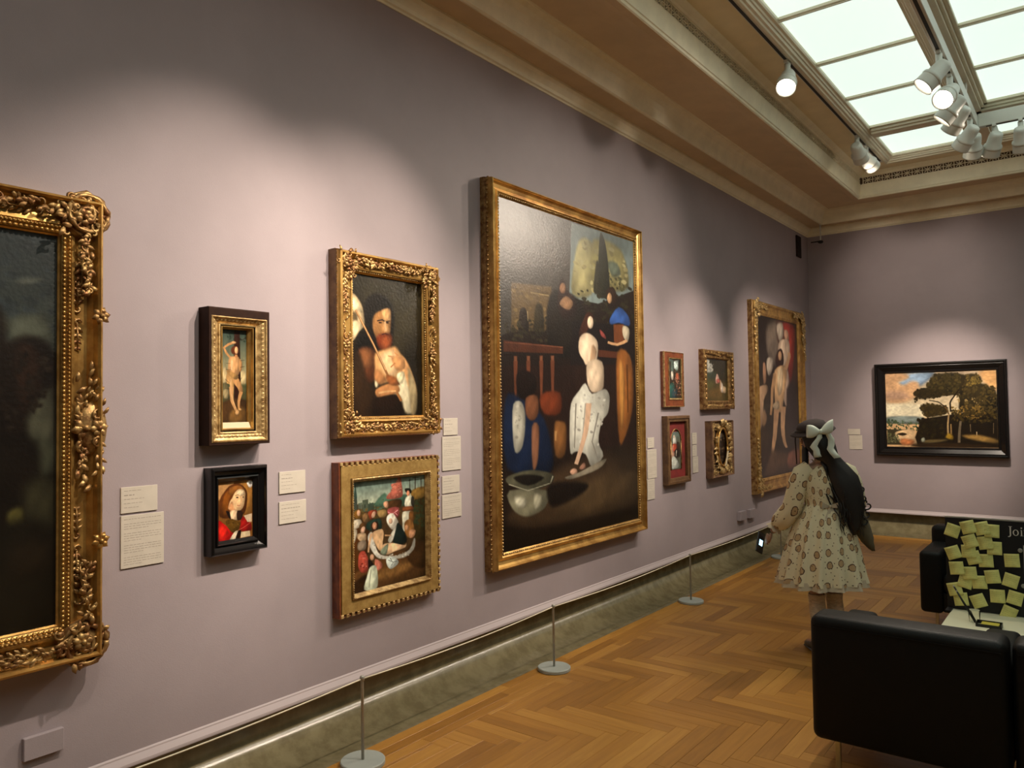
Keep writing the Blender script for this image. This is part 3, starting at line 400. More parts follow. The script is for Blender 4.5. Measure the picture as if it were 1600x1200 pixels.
'ascent':'A 2.99;F 241a12;B 6c5c4c 18.6 250 42 642 13 682 207 424 305 214 221;B 4c2c20 14.9 459 14 992 5 1000 451 683 395;B a03428 7.4 605 24 756 7 953 35 915 200 799 413 740 337 796 165 681 95;B b4a088 9.3 460 41 605 15 643 78 532 147;B c09070 5.6 662 58 757 63 777 128 662 114;B d0b090 4.7 532 138 757 120 797 203 721 319 626 320 496 212;B caa88c 4.7 626 320 740 337 761 471 666 566 589 490;B b8a48c 4.7 214 260 353 262 335 325 248 372 197 328;B a07454 4.7 113 294 180 310 179 399 112 418;B b48c68 5.6 -20 453 179 426 213 462 111 524 76 649 -8 719 -5 541;B 8c6848 5.6 110 578 178 633 109 686 59 667;B 2c160c 3.7 460 213 569 187 625 236 607 293 478 314 406 288;B c8986c 2.8 581 233 567 255 533 265 499 257 485 235 499 213 532 203 566 211;B d8a874 4.7 388 333 607 293 702 328 646 452 590 527 534 602 388 572 370 453;B e8c494 5.6 460 332 588 321 570 452 460 489;P c09060 2.8 353 350 321 395 286 452 276 499 271 543 255 585 240 615 288 618 307 587 327 545 336 500 349 454 387 398 423 353;P c8986c 2.8 707 323 762 280 816 233 810 210 786 200 730 208 741 215 740 231 682 275 621 317;B b89c78 3.7 317 553 460 527 479 573 388 591;P c8986c 2.8 342 580 330 653 306 745 259 828 218 890 273 895 332 834 398 751 441 658 471 584;P c8986c 2.8 527 563 512 623 502 696 521 751 553 795 591 822 624 837 672 833 653 819 629 794 611 752 604 699 627 627 654 567;B b08058 2.8 294 895 280 914 245 920 210 910 196 890 211 871 245 865 280 875;B 58402c 18.6 176 834 765 879 806 1000 39 991 107 886;B 38281e 18.6 9 710 211 725 245 855 6 971;B 7c4c38 13.0 687 876 1008 850 1010 951 688 974;B 241a18 14.9 684 452 1000 432 1007 789 764 761;X 7 80',
'landscape':'A 0.88;F e0b078;G b09878 e8d0a0 -7 -3 1004 1 1010 619 -21 600;B 8ca0b0 20.0 217 11 456 -4 412 104 326 180 299 138 171 162 143 120 223 63;B d0a070 24.0 1 8 210 21 194 81 122 118 171 172 243 115 306 138 310 301 165 398 -1 371;B b89070 30.0 9 247 169 254 224 338 94 364 7 341;B e0a868 24.0 856 21 1004 11 998 261 917 190;P e8d8b0 24.0 -2 413 349 424 344 606 -7 600;B 7c8478 10.0 8 600 161 583 317 596 372 627 370 688 6 683;D 38482c 4c5c3c 80 30.0 7 631 301 667 312 779 4 777;P 3c3420 8.0 4 766 263 768 258 972 -1 975;B e0b884 6.0 91 798 185 768 263 778 281 891 294 952 151 973 82 850;B b87040 14.0 139 891 253 911 237 973 137 973;B 2c2010 4.0 97 829 148 809 191 829 147 850;D 5c5c38 7c7850 40 22.0 10 808 97 839 124 932 7 954;P 1c140a 8.0 330 626 1000 483 1002 986 293 993 268 870;D 140e06 2c2410 120 40.0 288 626 551 600 545 870 296 870;B 241d0e 14.0 411 154 455 46 564 22 685 40 687 217 639 304 490 298 388 233;B 2e2512 10.0 693 247 723 91 784 36 868 80 872 168 917 180 948 230 992 271 993 522 844 557 687 534 677 365;D 2c2410 4a3c1c 60 36.0 631 76 769 104 764 339 625 334;B 2a210f 12.0 631 46 698 40 750 73 754 221 719 308 653 275 622 175;B 221a0c 14.0 268 279 333 221 505 249 605 293 448 337 322 352;B 282010 14.0 327 464 377 425 548 460 559 551 386 597;D b89860 8c7444 26 26.0 651 345 913 355 879 441 663 414;D 2c2410 4c3e1c 300 36.0 397 153 455 36 565 12 692 30 694 218 652 315 490 308 381 243;D 3a2e16 5a4820 200 38.0 717 81 778 26 874 71 872 158 980 222 997 329 992 560 714 534 707 218;D 241c0c 382c14 150 34.0 261 279 326 210 505 239 626 294 448 347 322 362 271 422;D 2c220e 4a3a18 140 32.0 320 464 377 415 555 451 566 561 386 607 332 545;D 6a5224 8c6a2c 110 28.0 601 472 847 440 922 559 810 635 606 552;D 2c220e 4c3c18 120 34.0 607 512 910 520 992 541 989 676 604 651;D 5c4a20 7c642c 60 26.0 737 92 855 60 866 168 754 211;P 1c1208 3.0 608 530 604 475 603 414 612 382 629 349 659 291 685 242 676 232 650 281 620 338 601 372 589 411 589 477 592 533;P 1c1208 3.0 577 474 556 457 530 434 512 413 489 393 445 379 406 370 405 380 443 390 486 404 507 423 525 446 551 469 571 488;P a88858 4.0 578 829 577 769 577 691 583 613 589 552 576 550 569 611 562 690 560 769 561 831;P 5c4424 4.0 584 559 580 531 573 497 562 471 553 454 542 467 551 482 561 505 569 536 574 563;P 8c6c40 4.0 604 830 602 691 591 691 589 831;P 6c5c44 4.0 675 940 678 864 683 773 689 703 694 655 674 650 668 699 660 769 653 862 648 939;P 1a1008 5.0 651 950 655 772 622 770 611 949;B 8c6a34 14.0 693 840 838 831 1004 899 1003 947 772 890;B 8c6c20 10.0 545 870 573 810 613 850 605 900;B 2a1c0e 14.0 294 952 638 940 1002 967 1002 996 293 1003;B 5c4c2c 10.0 337 911 545 890 544 920 364 951;P c8a878 2.0 815 792 817 841 822 840 824 791;P 8c7450 3.0 962 676 959 812 963 812 966 676;P 8c7450 3.0 763 693 765 791 769 791 769 693;B 8c8c74 6.0 324 891 352 870 358 921 330 931;X 6 120',
'storm':'F 1c1610;A 1;G 343a38 3e4238 0 0 880 0 880 1000 0 1000;P 1a120c 30 0 520 200 470 420 540 600 480 760 560 885 600 885 1000 0 1000;B 3c3c2c 30 100 620 300 600 400 700 260 760;B 241c12 30 420 650 600 640 640 820 450 860;G 343a38 3e4238 878.6 -5 1000.0 -6 1001.6 300 878.6 309;D 3a4140 2c312e 60 25.6 878.6 7 1000.0 0 996.8 276 878.6 264;B 5c5e50 6.7 915.6 125 968.7 111 963.7 124 925.1 136;B 525444 8.9 896.8 227 972.8 207 991.9 277 972.1 290 905.9 273;B 4c4c3c 11.1 878.6 218 896.8 227 896.7 262 878.6 252;B 1a120c 8.9 878.6 218 892.2 234 896.7 279 933.8 264 972.2 272 993.9 312 990.3 418 970.4 476 942.1 476 937.1 532 878.6 584;B 2c1c12 7.8 915.0 295 962.2 303 966.1 419 923.6 453;B 4c4a38 10.0 937.4 476 993.1 395 993.3 590 960.2 560;D 1a120c 2a2016 60 16.7 878.6 309 986.5 313 970.5 470 878.6 519;B 3c3c2c 13.8 951.4 532 998.8 533 997.9 610 956.5 635;B 18120c 11.0 878.6 530 957.3 532 968.3 616 997.7 624 933.5 681 878.6 663;B 34301f 13.8 933.6 640 997.7 631 997.3 761 944.2 761;B 5c5428 5.5 900.2 704 927.8 693 933.1 734 905.5 737;B 1c1810 16.6 878.6 747 1002.1 762 1000.1 1006 878.6 1003;B 241c12 16.6 910.9 783 990.0 781 989.1 860 910.5 860;X 5 90',
}
# ------------------------------------------------------------------ pictures
def place_left(u0,v0): return lambda u,v,w:(w,u,v)
def frame_obj(label,loc,far=False,cat='painting',name='framed_painting',group=None):
    # local axes: left wall -> x out of the wall, y along the wall; far wall is the same turned a quarter
    return empty(name,label,cat,loc,-PI/2 if far else 0,group)
def rect_ring(mb,outer,inner,prof,smooth=False):
    """prof: list of (t,w): t 0 = outer rectangle, 1 = opening; rectangles (u0,u1,v0,v1); local x = out of wall"""
    vs=[];n=len(prof)
    for cu,cv in ((0,2),(1,2),(1,3),(0,3)):
        for t,w in prof: vs.append((w,outer[cu]+(inner[cu]-outer[cu])*t,outer[cv]+(inner[cv]-outer[cv])*t))
    fs=[]
    for k in range(4):
        for i in range(n-1): fs.append((k*n+i,k*n+i+1,((k+1)%4)*n+i+1,((k+1)%4)*n+i))
    return mb.add(vs,fs,smooth)
def canvas(key,parent,rect,w,nx,ny,seed=1,name='canvas',scale=(1,1,1),asp=None,pre=None):
    u0,u1,v0,v1=rect; A=asp or (u1-u0)/(v1-v0); I=paint(PAINT[key],A,nx,ny,seed)
    lin=np.where(I<=.04045,I/12.92,((I+.055)/1.055)**2.4)*np.array([.96,1.02,1.16])*np.array(scale)*.86; lin=np.clip(lin,0,1)
    U,V=np.meshgrid(np.linspace(u0,u1,nx),np.linspace(v1,v0,ny)); vs=np.stack([np.full(U.shape,w),U,V],-1).reshape(-1,3)
    idx=np.arange(nx*ny).reshape(ny,nx); f=np.stack([idx[:-1,:-1],idx[1:,:-1],idx[1:,1:],idx[:-1,1:]],-1).reshape(-1,4)
    me=bpy.data.meshes.new(name); me.vertices.add(len(vs)); me.vertices.foreach_set('co',vs.ravel()); me.loops.add(f.size); me.loops.foreach_set('vertex_index',f.ravel()); me.polygons.add(len(f)); me.polygons.foreach_set('loop_start',np.arange(0,f.size,4)); me.polygons.foreach_set('loop_total',np.full(len(f),4)); me.update()
    ca=me.color_attributes.new('paint','FLOAT_COLOR','POINT'); ca.data.foreach_set('color',np.concatenate([lin.reshape(-1,3),np.ones((nx*ny,1))],1).ravel())
    o=bpy.data.objects.new(name,me); COL.objects.link(o); me.materials.append(m_canvas); o.parent=parent; return o
# --- carved ornament pieces (local: u,v in the picture plane, w out)
def leaf(mb,u,v,w,L_,W_,ang,h=.35,curl=.3):
    c,s=math.cos(ang),math.sin(ang); P=[]
    for t in (0,.3,.62,.88,1):
        wd=W_*math.sin(PI*min(t*.85+.15,1))**.8*.5; H=w+L_*h*math.sin(PI*t)*.6+curl*L_*t*t*.4
        for k in (-1,0,1): P.append((H+(W_*.28 if k==0 else -W_*.1),u+c*L_*t-s*wd*k,v+s*L_*t+c*wd*k))
    mb.add(P,[(i*3+j,i*3+j+1,i*3+j+4,i*3+j+3) for i in range(4) for j in range(2)],True)
    mb.add([(w-.004,u-.004*s,v+.004*c),(w-.004,u+.004*s,v-.004*c),P[-2]],[(0,1,2)])
def scroll(mb,u,v,w,r,a0,turn,th,n=15,rise=.5):
    P=[];R=[]
    for i in range(n):
        t=i/(n-1); rr=r*(1-.78*t); a=a0+turn*t; P.append((w+th*rise*(1+t),u+rr*math.cos(a),v+rr*math.sin(a))); R.append(th*(.55+.5*math.sin(PI*min(1,t*1.1)))*(1 if i<n-1 else 1.35))
    mb.tube(P,R,6)
def flower(mb,u,v,w,r,n=6,rng=None):
    for k in range(n): leaf(mb,u,v,w,r,r*.75,2*PI*k/n+(rng.random()*.4 if rng else 0),.5,.2)
    mb.ball((w+r*.4,u,v),(r*.32,r*.3,r*.3),7,4)
def cluster(mb,u,v,w,su,sv,sc,rng,lush=1.0):
    """rococo corner made of many small leaves and scrolls; su,sv point along the two arms"""
    flower(mb,u+su*sc*.08,v+sv*sc*.08,w,sc*.17,7,rng)
    for k in range(int(16*lush)):
        a=rng.uniform(0,2*PI); rr=sc*rng.uniform(.10,.36); x=u+su*sc*.1+rr*math.cos(a); y=v+sv*sc*.1+rr*math.sin(a)
        if k%2: scroll(mb,x,y,w,sc*rng.uniform(.06,.11),rng.uniform(0,6.28),rng.choice((-1,1))*rng.uniform(4,6),sc*.024,12)
        else: leaf(mb,x,y,w+.002,sc*rng.uniform(.12,.2),sc*.085,a+rng.uniform(-.8,.8),.45,.25)
    for s_ in (-1,1): scroll(mb,u+su*sc*.12,v+sv*sc*.12,w,sc*.36,math.atan2(-sv,-su)+s_*.9,-s_*2.4,sc*.034)
    for arm in (0,1):
        for k in range(int(14*lush)):
            t=.30+1.0*k/max(1,14*lush-1); wv=sc*.10*(1.25-t*.7); off=rng.uniform(-1,1)*wv; bu,bv=(su*sc*t,off) if arm==0 else (off,sv*sc*t)
            base=(0 if su>0 else PI) if arm==0 else (PI/2 if sv>0 else -PI/2)
            leaf(mb,u+bu,v+bv,w-.004*t,sc*.15,sc*.07,base+rng.uniform(-1.2,1.2),.4,.3)
            if k%3==0: scroll(mb,u+bu,v+bv,w-.004*t,sc*.07,rng.uniform(0,6),rng.choice((-1,1))*4.5,sc*.020,11)
def spray(mb,u,v,w,sc,ang,rng,n=5):
    c,s=math.cos(ang),math.sin(ang); mb.tube([(w+.002,u,v),(w+sc*.08,u+c*sc*.5,v+s*sc*.5),(w+.002,u+c*sc,v+s*sc)],[sc*.035,sc*.03,sc*.015],5)
    for k in range(n):
        t=(k+.5)/n
        for q in (-1,1): leaf(mb,u+c*sc*t,v+s*sc*t,w,sc*.27*(1.1-t*.5),sc*.12,ang+q*.8,.4,.2)
    scroll(mb,u-c*sc*.05,v-s*sc*.05,w,sc*.16,ang+PI*.5,4.6,sc*.05,12)
def cart(mb,u,v,w,sc,horiz,rng):   # centre cartouche
    flower(mb,u,v,w,sc*.2,6,rng)
    for q in (-1,1):
        du,dv=(q,0) if horiz else (0,q)
        scroll(mb,u+du*sc*.26,v+dv*sc*.26,w,sc*.13,math.atan2(dv,du),q*4.8,sc*.035)
        for k in range(10): leaf(mb,u+du*sc*(.12+.085*k)+rng.uniform(-1,1)*sc*.12*abs(dv),v+dv*sc*(.12+.085*k)+rng.uniform(-1,1)*sc*.12*abs(du),w,sc*.17,sc*.08,math.atan2(dv,du)+rng.uniform(-1,1),.4,.3)
def beads(mb,rect,w,pitch,r,rz=None):
    u0,u1,v0,v1=rect
    for (a,b) in (((u0,v0),(u1,v0)),((u1,v0),(u1,v1)),((u1,v1),(u0,v1)),((u0,v1),(u0,v0))):
        L_=math.dist(a,b); n=max(2,int(L_/pitch))
        for i in range(n):
            t=(i+.5)/n; mb.ball((w,a[0]+(b[0]-a[0])*t,a[1]+(b[1]-a[1])*t),(rz or r,r if a[1]==b[1] else r*.8,r if a[0]==b[0] else r*.8),6,4)
def blocks(mb,outer,w0,w1,depth,pitch,duty=.55,sides=(1,1,1,1)):
    u0,u1,v0,v1=outer
    for s_,on in enumerate(sides):
        if not on: continue
        L_=(u1-u0) if s_ in (0,2) else (v1-v0); n=int(L_/pitch)
        for i in range(n):
            a=L_*(i+.5-duty/2)/n; b=L_*(i+.5+duty/2)/n
            if s_==0: mb.box((w0,u0+a,v0),(w1,u0+b,v0+depth),.0015)
            elif s_==2: mb.box((w0,u0+a,v1-depth),(w1,u0+b,v1),.0015)
            elif s_==1: mb.box((w0,u1-depth,v0+a),(w1,u1,v0+b),.0015)
            else: mb.box((w0,u0,v0+a),(w1,u0+depth,v0+b),.0015)
def lerp(o,i,t): return tuple(o[k]+(i[k]-o[k])*t for k in range(4))
def backbox(root,o,w,m=m_side,ins=.006): # frame sides
    return MB().box((.001,o[0]+ins,o[2]+ins),(w,o[1]-ins,o[3]-ins)).build('frame_back',m,root)
# ---- F1 big rococo frame, dark stormy picture
rng=random.Random(3)
yc,zc=.43,1.60
r=frame_obj('large dark stormy painting in wide carved gold frame, cut off at left edge',(XW,yc,zc))
o=(-.915,.920,-.848,.855); i=(-.78,.785,-.712,.712)
rect_ring(MB(),o,i,[(0,.0),(0,.085),(.02,.105),(.06,.125),(.12,.13),(.17,.118),(.20,.09),(.30,.066),(.5,.060),(.64,.066),(.66,.078),(.74,.082),(.76,.074),(.82,.078),(.84,.070),(.94,.062),(.96,.05),(1,.045),(1,.03)]).build('frame_moulding',m_gold,r)
canvas('storm',r,i,.040,300,240,3,scale=(.75,.75,.75))
b=MB(); beads(b,lerp(o,i,.80),.082,.0135,.0055); beads(b,lerp(o,i,.90),.070,.017,.0085,.008); b.build('beading',m_gold,r,kind='stuff')
for su,sv in ((1,1),(-1,1),(-1,-1),(1,-1)):
    b=MB(); cu,cv=(o[0] if su>0 else o[1]),(o[2] if sv>0 else o[3]); cluster(b,cu+su*.052,cv+sv*.052,.110,su,sv,.23,rng,1.6); b.ball((.08,cu+su*.062,cv+sv*.062),(.035,.085,.085),12,6); b.tube([(.112,cu+su*.055+.068*math.cos(a),cv+sv*.055+.068*math.sin(a)) for a in np.linspace(0,2*PI,25)],[.009+.003*math.sin(k*1.9) for k in range(25)],6); b.tube([(.095,cu+su*.055+.078*math.cos(a),cv+sv*.055+.078*math.sin(a)) for a in np.linspace(0,2*PI,25)],[.010+.005*math.sin(k*2.3) for k in range(25)],6); b.build('corner_ornament',m_golddk,r)
    for arm in (0,1):
        b=MB(); q=(.30,.062) if arm==0 else (.062,.30); spray(b,cu+su*(q[0]-.08*(arm==0)),cv+sv*(q[1]-.08*(arm==1)),.068,.13,(0 if su>0 else PI) if arm==0 else (PI/2 if sv>0 else -PI/2),rng); b.build('leaf_spray',m_golddk,r)
for (u,v,h) in ((o[1]-.06,0,False),(o[0]+.06,0,False),(0,o[2]+.06,True),(0,o[3]-.06,True)):
    b=MB(); cart(b,u+(.040 if u>0 else -.040)*(not h),v,.115,.18,h,rng); b.ball((.09,u+(.03 if u>0 else -.03)*(not h),v),(.028,.055 if not h else .10,.10 if not h else .055),12,6); cart(b,u,v,.088,.24,h,rng); cart(b,u,v,.095,.15,h,rng); b.build('centre_ornament',m_golddk,r)
for v in (.42,-.42):
    b=MB(); flower(b,o[1]-.012,v,.115,.035,6,rng); b.build('leaf_ornament',m_gold if v<0 else m_golddk,r)
    for q in (1,-1): b=MB(); spray(b,o[1]-.075,v+q*.03,.066,.10,q*PI/2,rng,4); b.build('leaf_spray',m_golddk,r)
# ---- F2 narrow gold panel in deep dark box
yc,zc=1.952,1.807
r=frame_obj('tall narrow panel of a pale standing figure in gold and dark box frame',(XW,yc,zc))
o=(-.152,.150,-.298,.300); g=(-.140,.135,-.285,.262); li=(-.085,.083,-.238,.225); i=(-.060,.060,-.212,.211)
rect_ring(MB(),o,g,[(0,0),(0,.076),(.15,.08),(1,.08),(1,.06)]).build('outer_frame',m_dkwood,r)
rect_ring(MB(),g,li,[(0,.06),(0,.082),(.12,.085),(.2,.078),(.4,.072),(.75,.060),(.82,.066),(.95,.064),(1,.055),(1,.045)]).build('gilt_moulding',m_goldlt,r)
b=MB(); G=lerp(g,li,.42)
for s_ in range(2):
    for k in range(26):
        v=G[2]+(G[3]-G[2])*(k+.5)/26; leaf(b,G[0] if s_ else G[1],v-.006,.068,.026,.016,PI/2+(.5 if s_ else -.5),.3,.1)
for s_ in range(2):
    for k in range(12):
        u=G[0]+(G[1]-G[0])*(k+.5)/12; leaf(b,u-.008,G[2] if s_ else G[3],.068,.024,.016,.4,.3,.1)
b.build('leaf_carving',m_goldlt,r,kind='stuff')
rect_ring(MB(),li,i,[(0,.050),(.1,.052),(.12,.060),(.35,.062),(.5,.050),(.9,.040),(1,.034),(1,.03)]).build('inner_liner',m_gold,r)
rect_ring(MB(),lerp(g,li,.97),li,[(0,.064),(0,.066),(1,.064),(1,.05)]).build('dark_slip',m_black,r)
canvas('slender',r,i,.032,90,260,5)
MB().add([(.052,-.078,-.236),(.052,.074,-.236),(.046,.062,-.200),(.046,-.066,-.200),(.048,-.078,-.236),(.048,.074,-.236),(.042,.062,-.200),(.042,-.066,-.200)],[(0,1,2,3),(7,6,5,4),(0,4,5,1),(2,6,7,3),(1,5,6,2),(3,7,4,0)]).build('title_card',m_card,r)
# ---- F3 small bust in black frame
yc,zc=1.962,1.220
r=frame_obj('small bust portrait with red cloak in stepped black frame',(XW,yc,zc))
o=(-.140,.140,-.188,.192); i=(-.084,.086,-.130,.125)
rect_ring(MB(),o,i,[(0,0),(0,.05),(.03,.058),(.15,.066),(.22,.066),(.28,.056),(.34,.052),(.62,.036),(.66,.044),(.74,.046),(.8,.040),(1,.026),(1,.018)]).build('frame_moulding',m_black,r)
canvas('bust',r,i,.022,150,220,6)
# ---- F4 bearded figure in ornate gold frame
yc,zc=2.875,1.990
r=frame_obj('bearded man holding a staff, painting in ornate carved gold frame',(XW,yc,zc))
o=(-.365,.365,-.475,.478); i=(-.245,.265,-.370,.375)
rect_ring(MB(),(o[0]-.004,o[1]+.004,o[2]-.004,o[3]+.004),o,[(0,0),(0,.052),(.5,.058),(1,.05)]).build('outer_frame',m_side,r)
rect_ring(MB(),o,i,[(0,.03),(0,.07),(.05,.082),(.14,.086),(.2,.076),(.34,.056),(.55,.048),(.72,.056),(.76,.062),(.84,.060),(.88,.048),(1,.036),(1,.025)]).build('frame_moulding',m_gold,r)
canvas('beard',r,i,.028,230,330,7)
b=MB(); beads(b,lerp(o,i,.90),.050,.013,.0045); beads(b,(o[0]+.002,o[1]-.002,o[2]+.002,o[3]-.002),.060,.02,.006); b.build('beading',m_goldlt,r,kind='stuff')
for su,sv in ((1,1),(-1,1),(-1,-1),(1,-1)):
    b=MB(); cu,cv=(o[0] if su>0 else o[1]),(o[2] if sv>0 else o[3]); cluster(b,cu+su*.045,cv+sv*.045,.074,su,sv,.19,rng,1.5)
    for arm in (0,1): q=(.20,.05) if arm==0 else (.05,.20); spray(b,cu+su*q[0],cv+sv*q[1],.065,.12,(0 if su>0 else PI) if arm==0 else (PI/2 if sv>0 else -PI/2),rng,4)
    b.build('corner_ornament',m_golddk,r)
for (u,v,h) in ((o[1]-.05,-.02,False),(o[0]+.05,0,False),(0,o[2]+.045,True),(0,o[3]-.045,True)):
    b=MB(); cart(b,u,v,.068,.15,h,rng); b.build('centre_ornament',m_golddk,r)
# ---- F5 crowded scene, flat gold frame with notched edge
yc,zc=2.884,1.002
r=frame_obj('crowded figure scene in flat gold frame with notched block edge',(XW,yc,zc))
o=(-.368,.365,-.388,.388); i=(-.266,.266,-.287,.281); a=lerp(o,i,.16); c=lerp(o,i,.80)
rect_ring(MB(),o,a,[(0,0),(0,.045),(.1,.050),(.9,.040),(1,.044)]).build('outer_frame',m_redwood,r)
b=MB(); blocks(b,o,.044,.060,.017,.034,.52,(1,1,1,0)); b.build('notched_edge',m_goldlt,r,kind='stuff'); b=MB(); b.box((.044,o[0]+.002,o[2]),(.056,o[0]+.008,o[3])); b.build('edge_fillet',m_redwood,r)
rect_ring(MB(),a,c,[(0,.040),(.0,.054),(.04,.056),(.96,.054),(1,.05)]).build('flat_board',m_goldfl,r)
rect_ring(MB(),c,i,[(0,.054),(.0,.064),(.25,.066),(.4,.060),(.8,.045),(1,.036),(1,.03)]).build('inner_moulding',m_goldlt,r)
b=MB(); beads(b,lerp(c,i,.22),.066,.012,.0036); b.build('beading',m_goldlt,r,kind='stuff')
canvas('crowd',r,i,.034,270,290,8)
# ---- F6 large terrace painting
yc,zc=4.712,1.878
r=frame_obj('very large painting of a garden terrace with pale draped figure, plain gold frame',(XW,yc,zc))
o=(-.992,.998,-1.240,1.238); i=(-.898,.886,-1.136,1.130)
rect_ring(MB(),(o[0]-.005,o[1]+.005,o[2]-.005,o[3]+.005),lerp(o,i,.10),[(0,0),(0,.03),(.2,.045),(.3,.040),(.6,.05),(1,.09)]).build('outer_moulding',m_golddk,r)
rect_ring(MB(),o,i,[(.02,.05),(.03,.086),(.07,.096),(.12,.098),(.16,.092),(.18,.084),(.30,.070),(.50,.064),(.64,.074),(.68,.082),(.74,.084),(.80,.078),(.9,.072),(1,.066),(1,.05)]).build('frame_moulding',m_gold,r)
b=MB(); beads(b,lerp(o,i,.88),.077,.021,.0082,.006); b.build('beading',m_goldlt,r,kind='stuff')
b=MB(); beads(b,(o[0]-.002,o[1]+.002,o[2]-.002,o[3]+.002),.052,.03,.010,.010); b.build('side_beading',m_golddk,r,kind='stuff')
canvas('terrace',r,i,.068,360,460,9)
# ---- small four
r=frame_obj('small narrow interior scene in red brown frame with gilt edges',(XW,6.376,1.894)) 
o=(-.196,.196,-.250,.244); i=(-.092,.150,-.170,.182)
rect_ring(MB(),o,lerp(o,i,.82),[(0,0),(0,.030),(.06,.036),(.9,.036),(1,.034)]).build('frame_board',m_redwood,r)
rect_ring(MB(),(o[0]-.001,o[1]+.001,o[2]-.001,o[3]+.001),lerp(o,i,.10),[(0,.024),(0,.038),(.5,.042),(1,.034)]).build('outer_gilt_edge',m_goldlt,r)
rect_ring(MB(),lerp(o,i,.82),i,[(0,.034),(0,.042),(.6,.040),(1,.030)]).build('inner_gilt_edge',m_goldlt,r)
canvas('narrow',r,i,.031,80,110,10)
r=frame_obj('small woodland scene with pale nymphs in carved old gold frame',(XW,7.377,1.909))
o=(-.378,.378,-.296,.292); i=(-.272,.273,-.208,.206)
rect_ring(MB(),o,i,[(0,0),(0,.05),(.06,.058),(.2,.060),(.35,.05),(.6,.040),(.8,.046),(.9,.044),(1,.028),(1,.02)]).build('frame_moulding',m_golddk,r)
b=MB()
for su,sv in ((1,1),(-1,1),(-1,-1),(1,-1)): cluster(b,(o[0] if su>0 else o[1])+su*.03,(o[2] if sv>0 else o[3])+sv*.03,.048,su,sv,.11,rng,1.2)
for u,v,h in ((o[1]-.04,0,False),(o[0]+.04,0,False),(0,o[2]+.04,True),(0,o[3]-.04,True)): cart(b,u,v,.048,.10,h,rng)
for k in range(10):
    for v in (o[2]+.03,o[3]-.03): leaf(b,-.28+.06*k,v,.05,.06,.03,rng.uniform(-.5,.5),.3,.2)
    for u in (o[0]+.035,o[1]-.035): leaf(b,u,-.22+.045*k,.05,.05,.03,1.57+rng.uniform(-.5,.5),.3,.2)
b.build('carving',m_golddk,r,kind='stuff'); canvas('glade',r,i,.022,130,110,11)
r=frame_obj('small arched panel on red velvet in plain wooden frame',(XW,6.418,1.258))
o=(-.232,.232,-.304,.306); i=(-.175,.180,-.250,.252)
rect_ring(MB(),o,i,[(0,0),(0,.052),(.1,.058),(.45,.060),(.5,.052),(.95,.05),(1,.045),(1,.02)]).build('frame_moulding',mat('frame_walnut',(.16,.085,.035),.45,c2=(.09,.045,.02),vscale=20),r)
MB().box((.015,i[0]-.004,i[2]-.004),(.024,i[1]+.004,i[3]+.004)).build('velvet_mount',m_velvet,r)
# arch canvas: rectangle grid and arched gilt rim
canvas('arched',r,(-.125,.085,-.175,.16),.027,70,110,12)
b=MB(); R=[]
for t in np.linspace(-.1,1.1,25):
    a=PI*(1-min(max(t,0),1)); u=-.02+.105*math.cos(a); v=.08+.105*math.sin(a); R.append((.030,u,v))
R=[(.030,-.125,-.178)]+R+[(.030,.085,-.178)]; b.tube(R,.006,6); b.build('arched_rim',m_golddk,r)
b=MB()
for s_ in (-1,1):
    vs=[(.0285,-.02+s_*.112,.168),(.0285,-.02+s_*.112,.08)]+[(.0285,-.02+s_*.105*math.cos(a),.08+.105*math.sin(a)) for a in np.linspace(0,PI/2,8)]+[(.0285,-.02,.190),(.0285,-.02+s_*.112,.190)]
    b.add(vs,[tuple(range(len(vs)))])
b.build('spandrel',m_velvet,r,kind='stuff')
r=frame_obj('small oval picture in thick carved gold foliage frame',(XW,7.384,1.221))
o=(-.272,.272,-.278,.278); i=(-.115,.125,-.172,.200)
rect_ring(MB(),o,lerp(o,i,.85),[(0,0),(0,.07),(.05,.078),(.2,.066),(1,.05)]).build('frame_board',m_side,r)
b=MB()
for su,sv in ((1,1),(-1,1),(-1,-1),(1,-1)): cluster(b,(o[0] if su>0 else o[1])+su*.05,(o[2] if sv>0 else o[3])+sv*.05,.062,su,sv,.13,rng,1.6)
for k in range(34):
    a=2*PI*k/34; leaf(b,.005+.16*math.cos(a),.014+.215*math.sin(a),.062,.07,.04,a+rng.uniform(-1.2,1.2),.5,.4)
    if k%3==0: scroll(b,.005+.19*math.cos(a),.014+.23*math.sin(a),.062,.03,a,4.5,.010)
b.build('foliage_carving',m_goldlt,r,kind='stuff')
b=MB(); P=[(.066,.005+.118*math.cos(a),.014+.188*math.sin(a)) for a in np.linspace(0,2*PI,33)]; b.tube(P,.011,6); b.build('oval_rim',m_gold,r)
b=MB(); n=32; outer=[(.056,.005+.16*math.cos(2*PI*k/n),.014+.24*math.sin(2*PI*k/n)) for k in range(n)]; inn=[(.056,.005+.112*math.cos(2*PI*k/n),.014+.18*math.sin(2*PI*k/n)) for k in range(n)]; b.rings([outer,inn],True,False); b.build('oval_mount',m_gold,r)
canvas('oval',r,(-.115,.125,-.172,.200),.046,90,120,13)
MB().add([(.085,.02,-.17),(.085,.05,-.165),(.082,.12,-.03),(.082,.09,-.03),(.08,.02,-.17),(.08,.05,-.165),(.077,.12,-.03),(.077,.09,-.03)],[(0,1,2,3),(7,6,5,4),(0,4,5,1),(2,6,7,3),(1,5,6,2),(3,7,4,0)]).build('brass_plate',m_card,r)
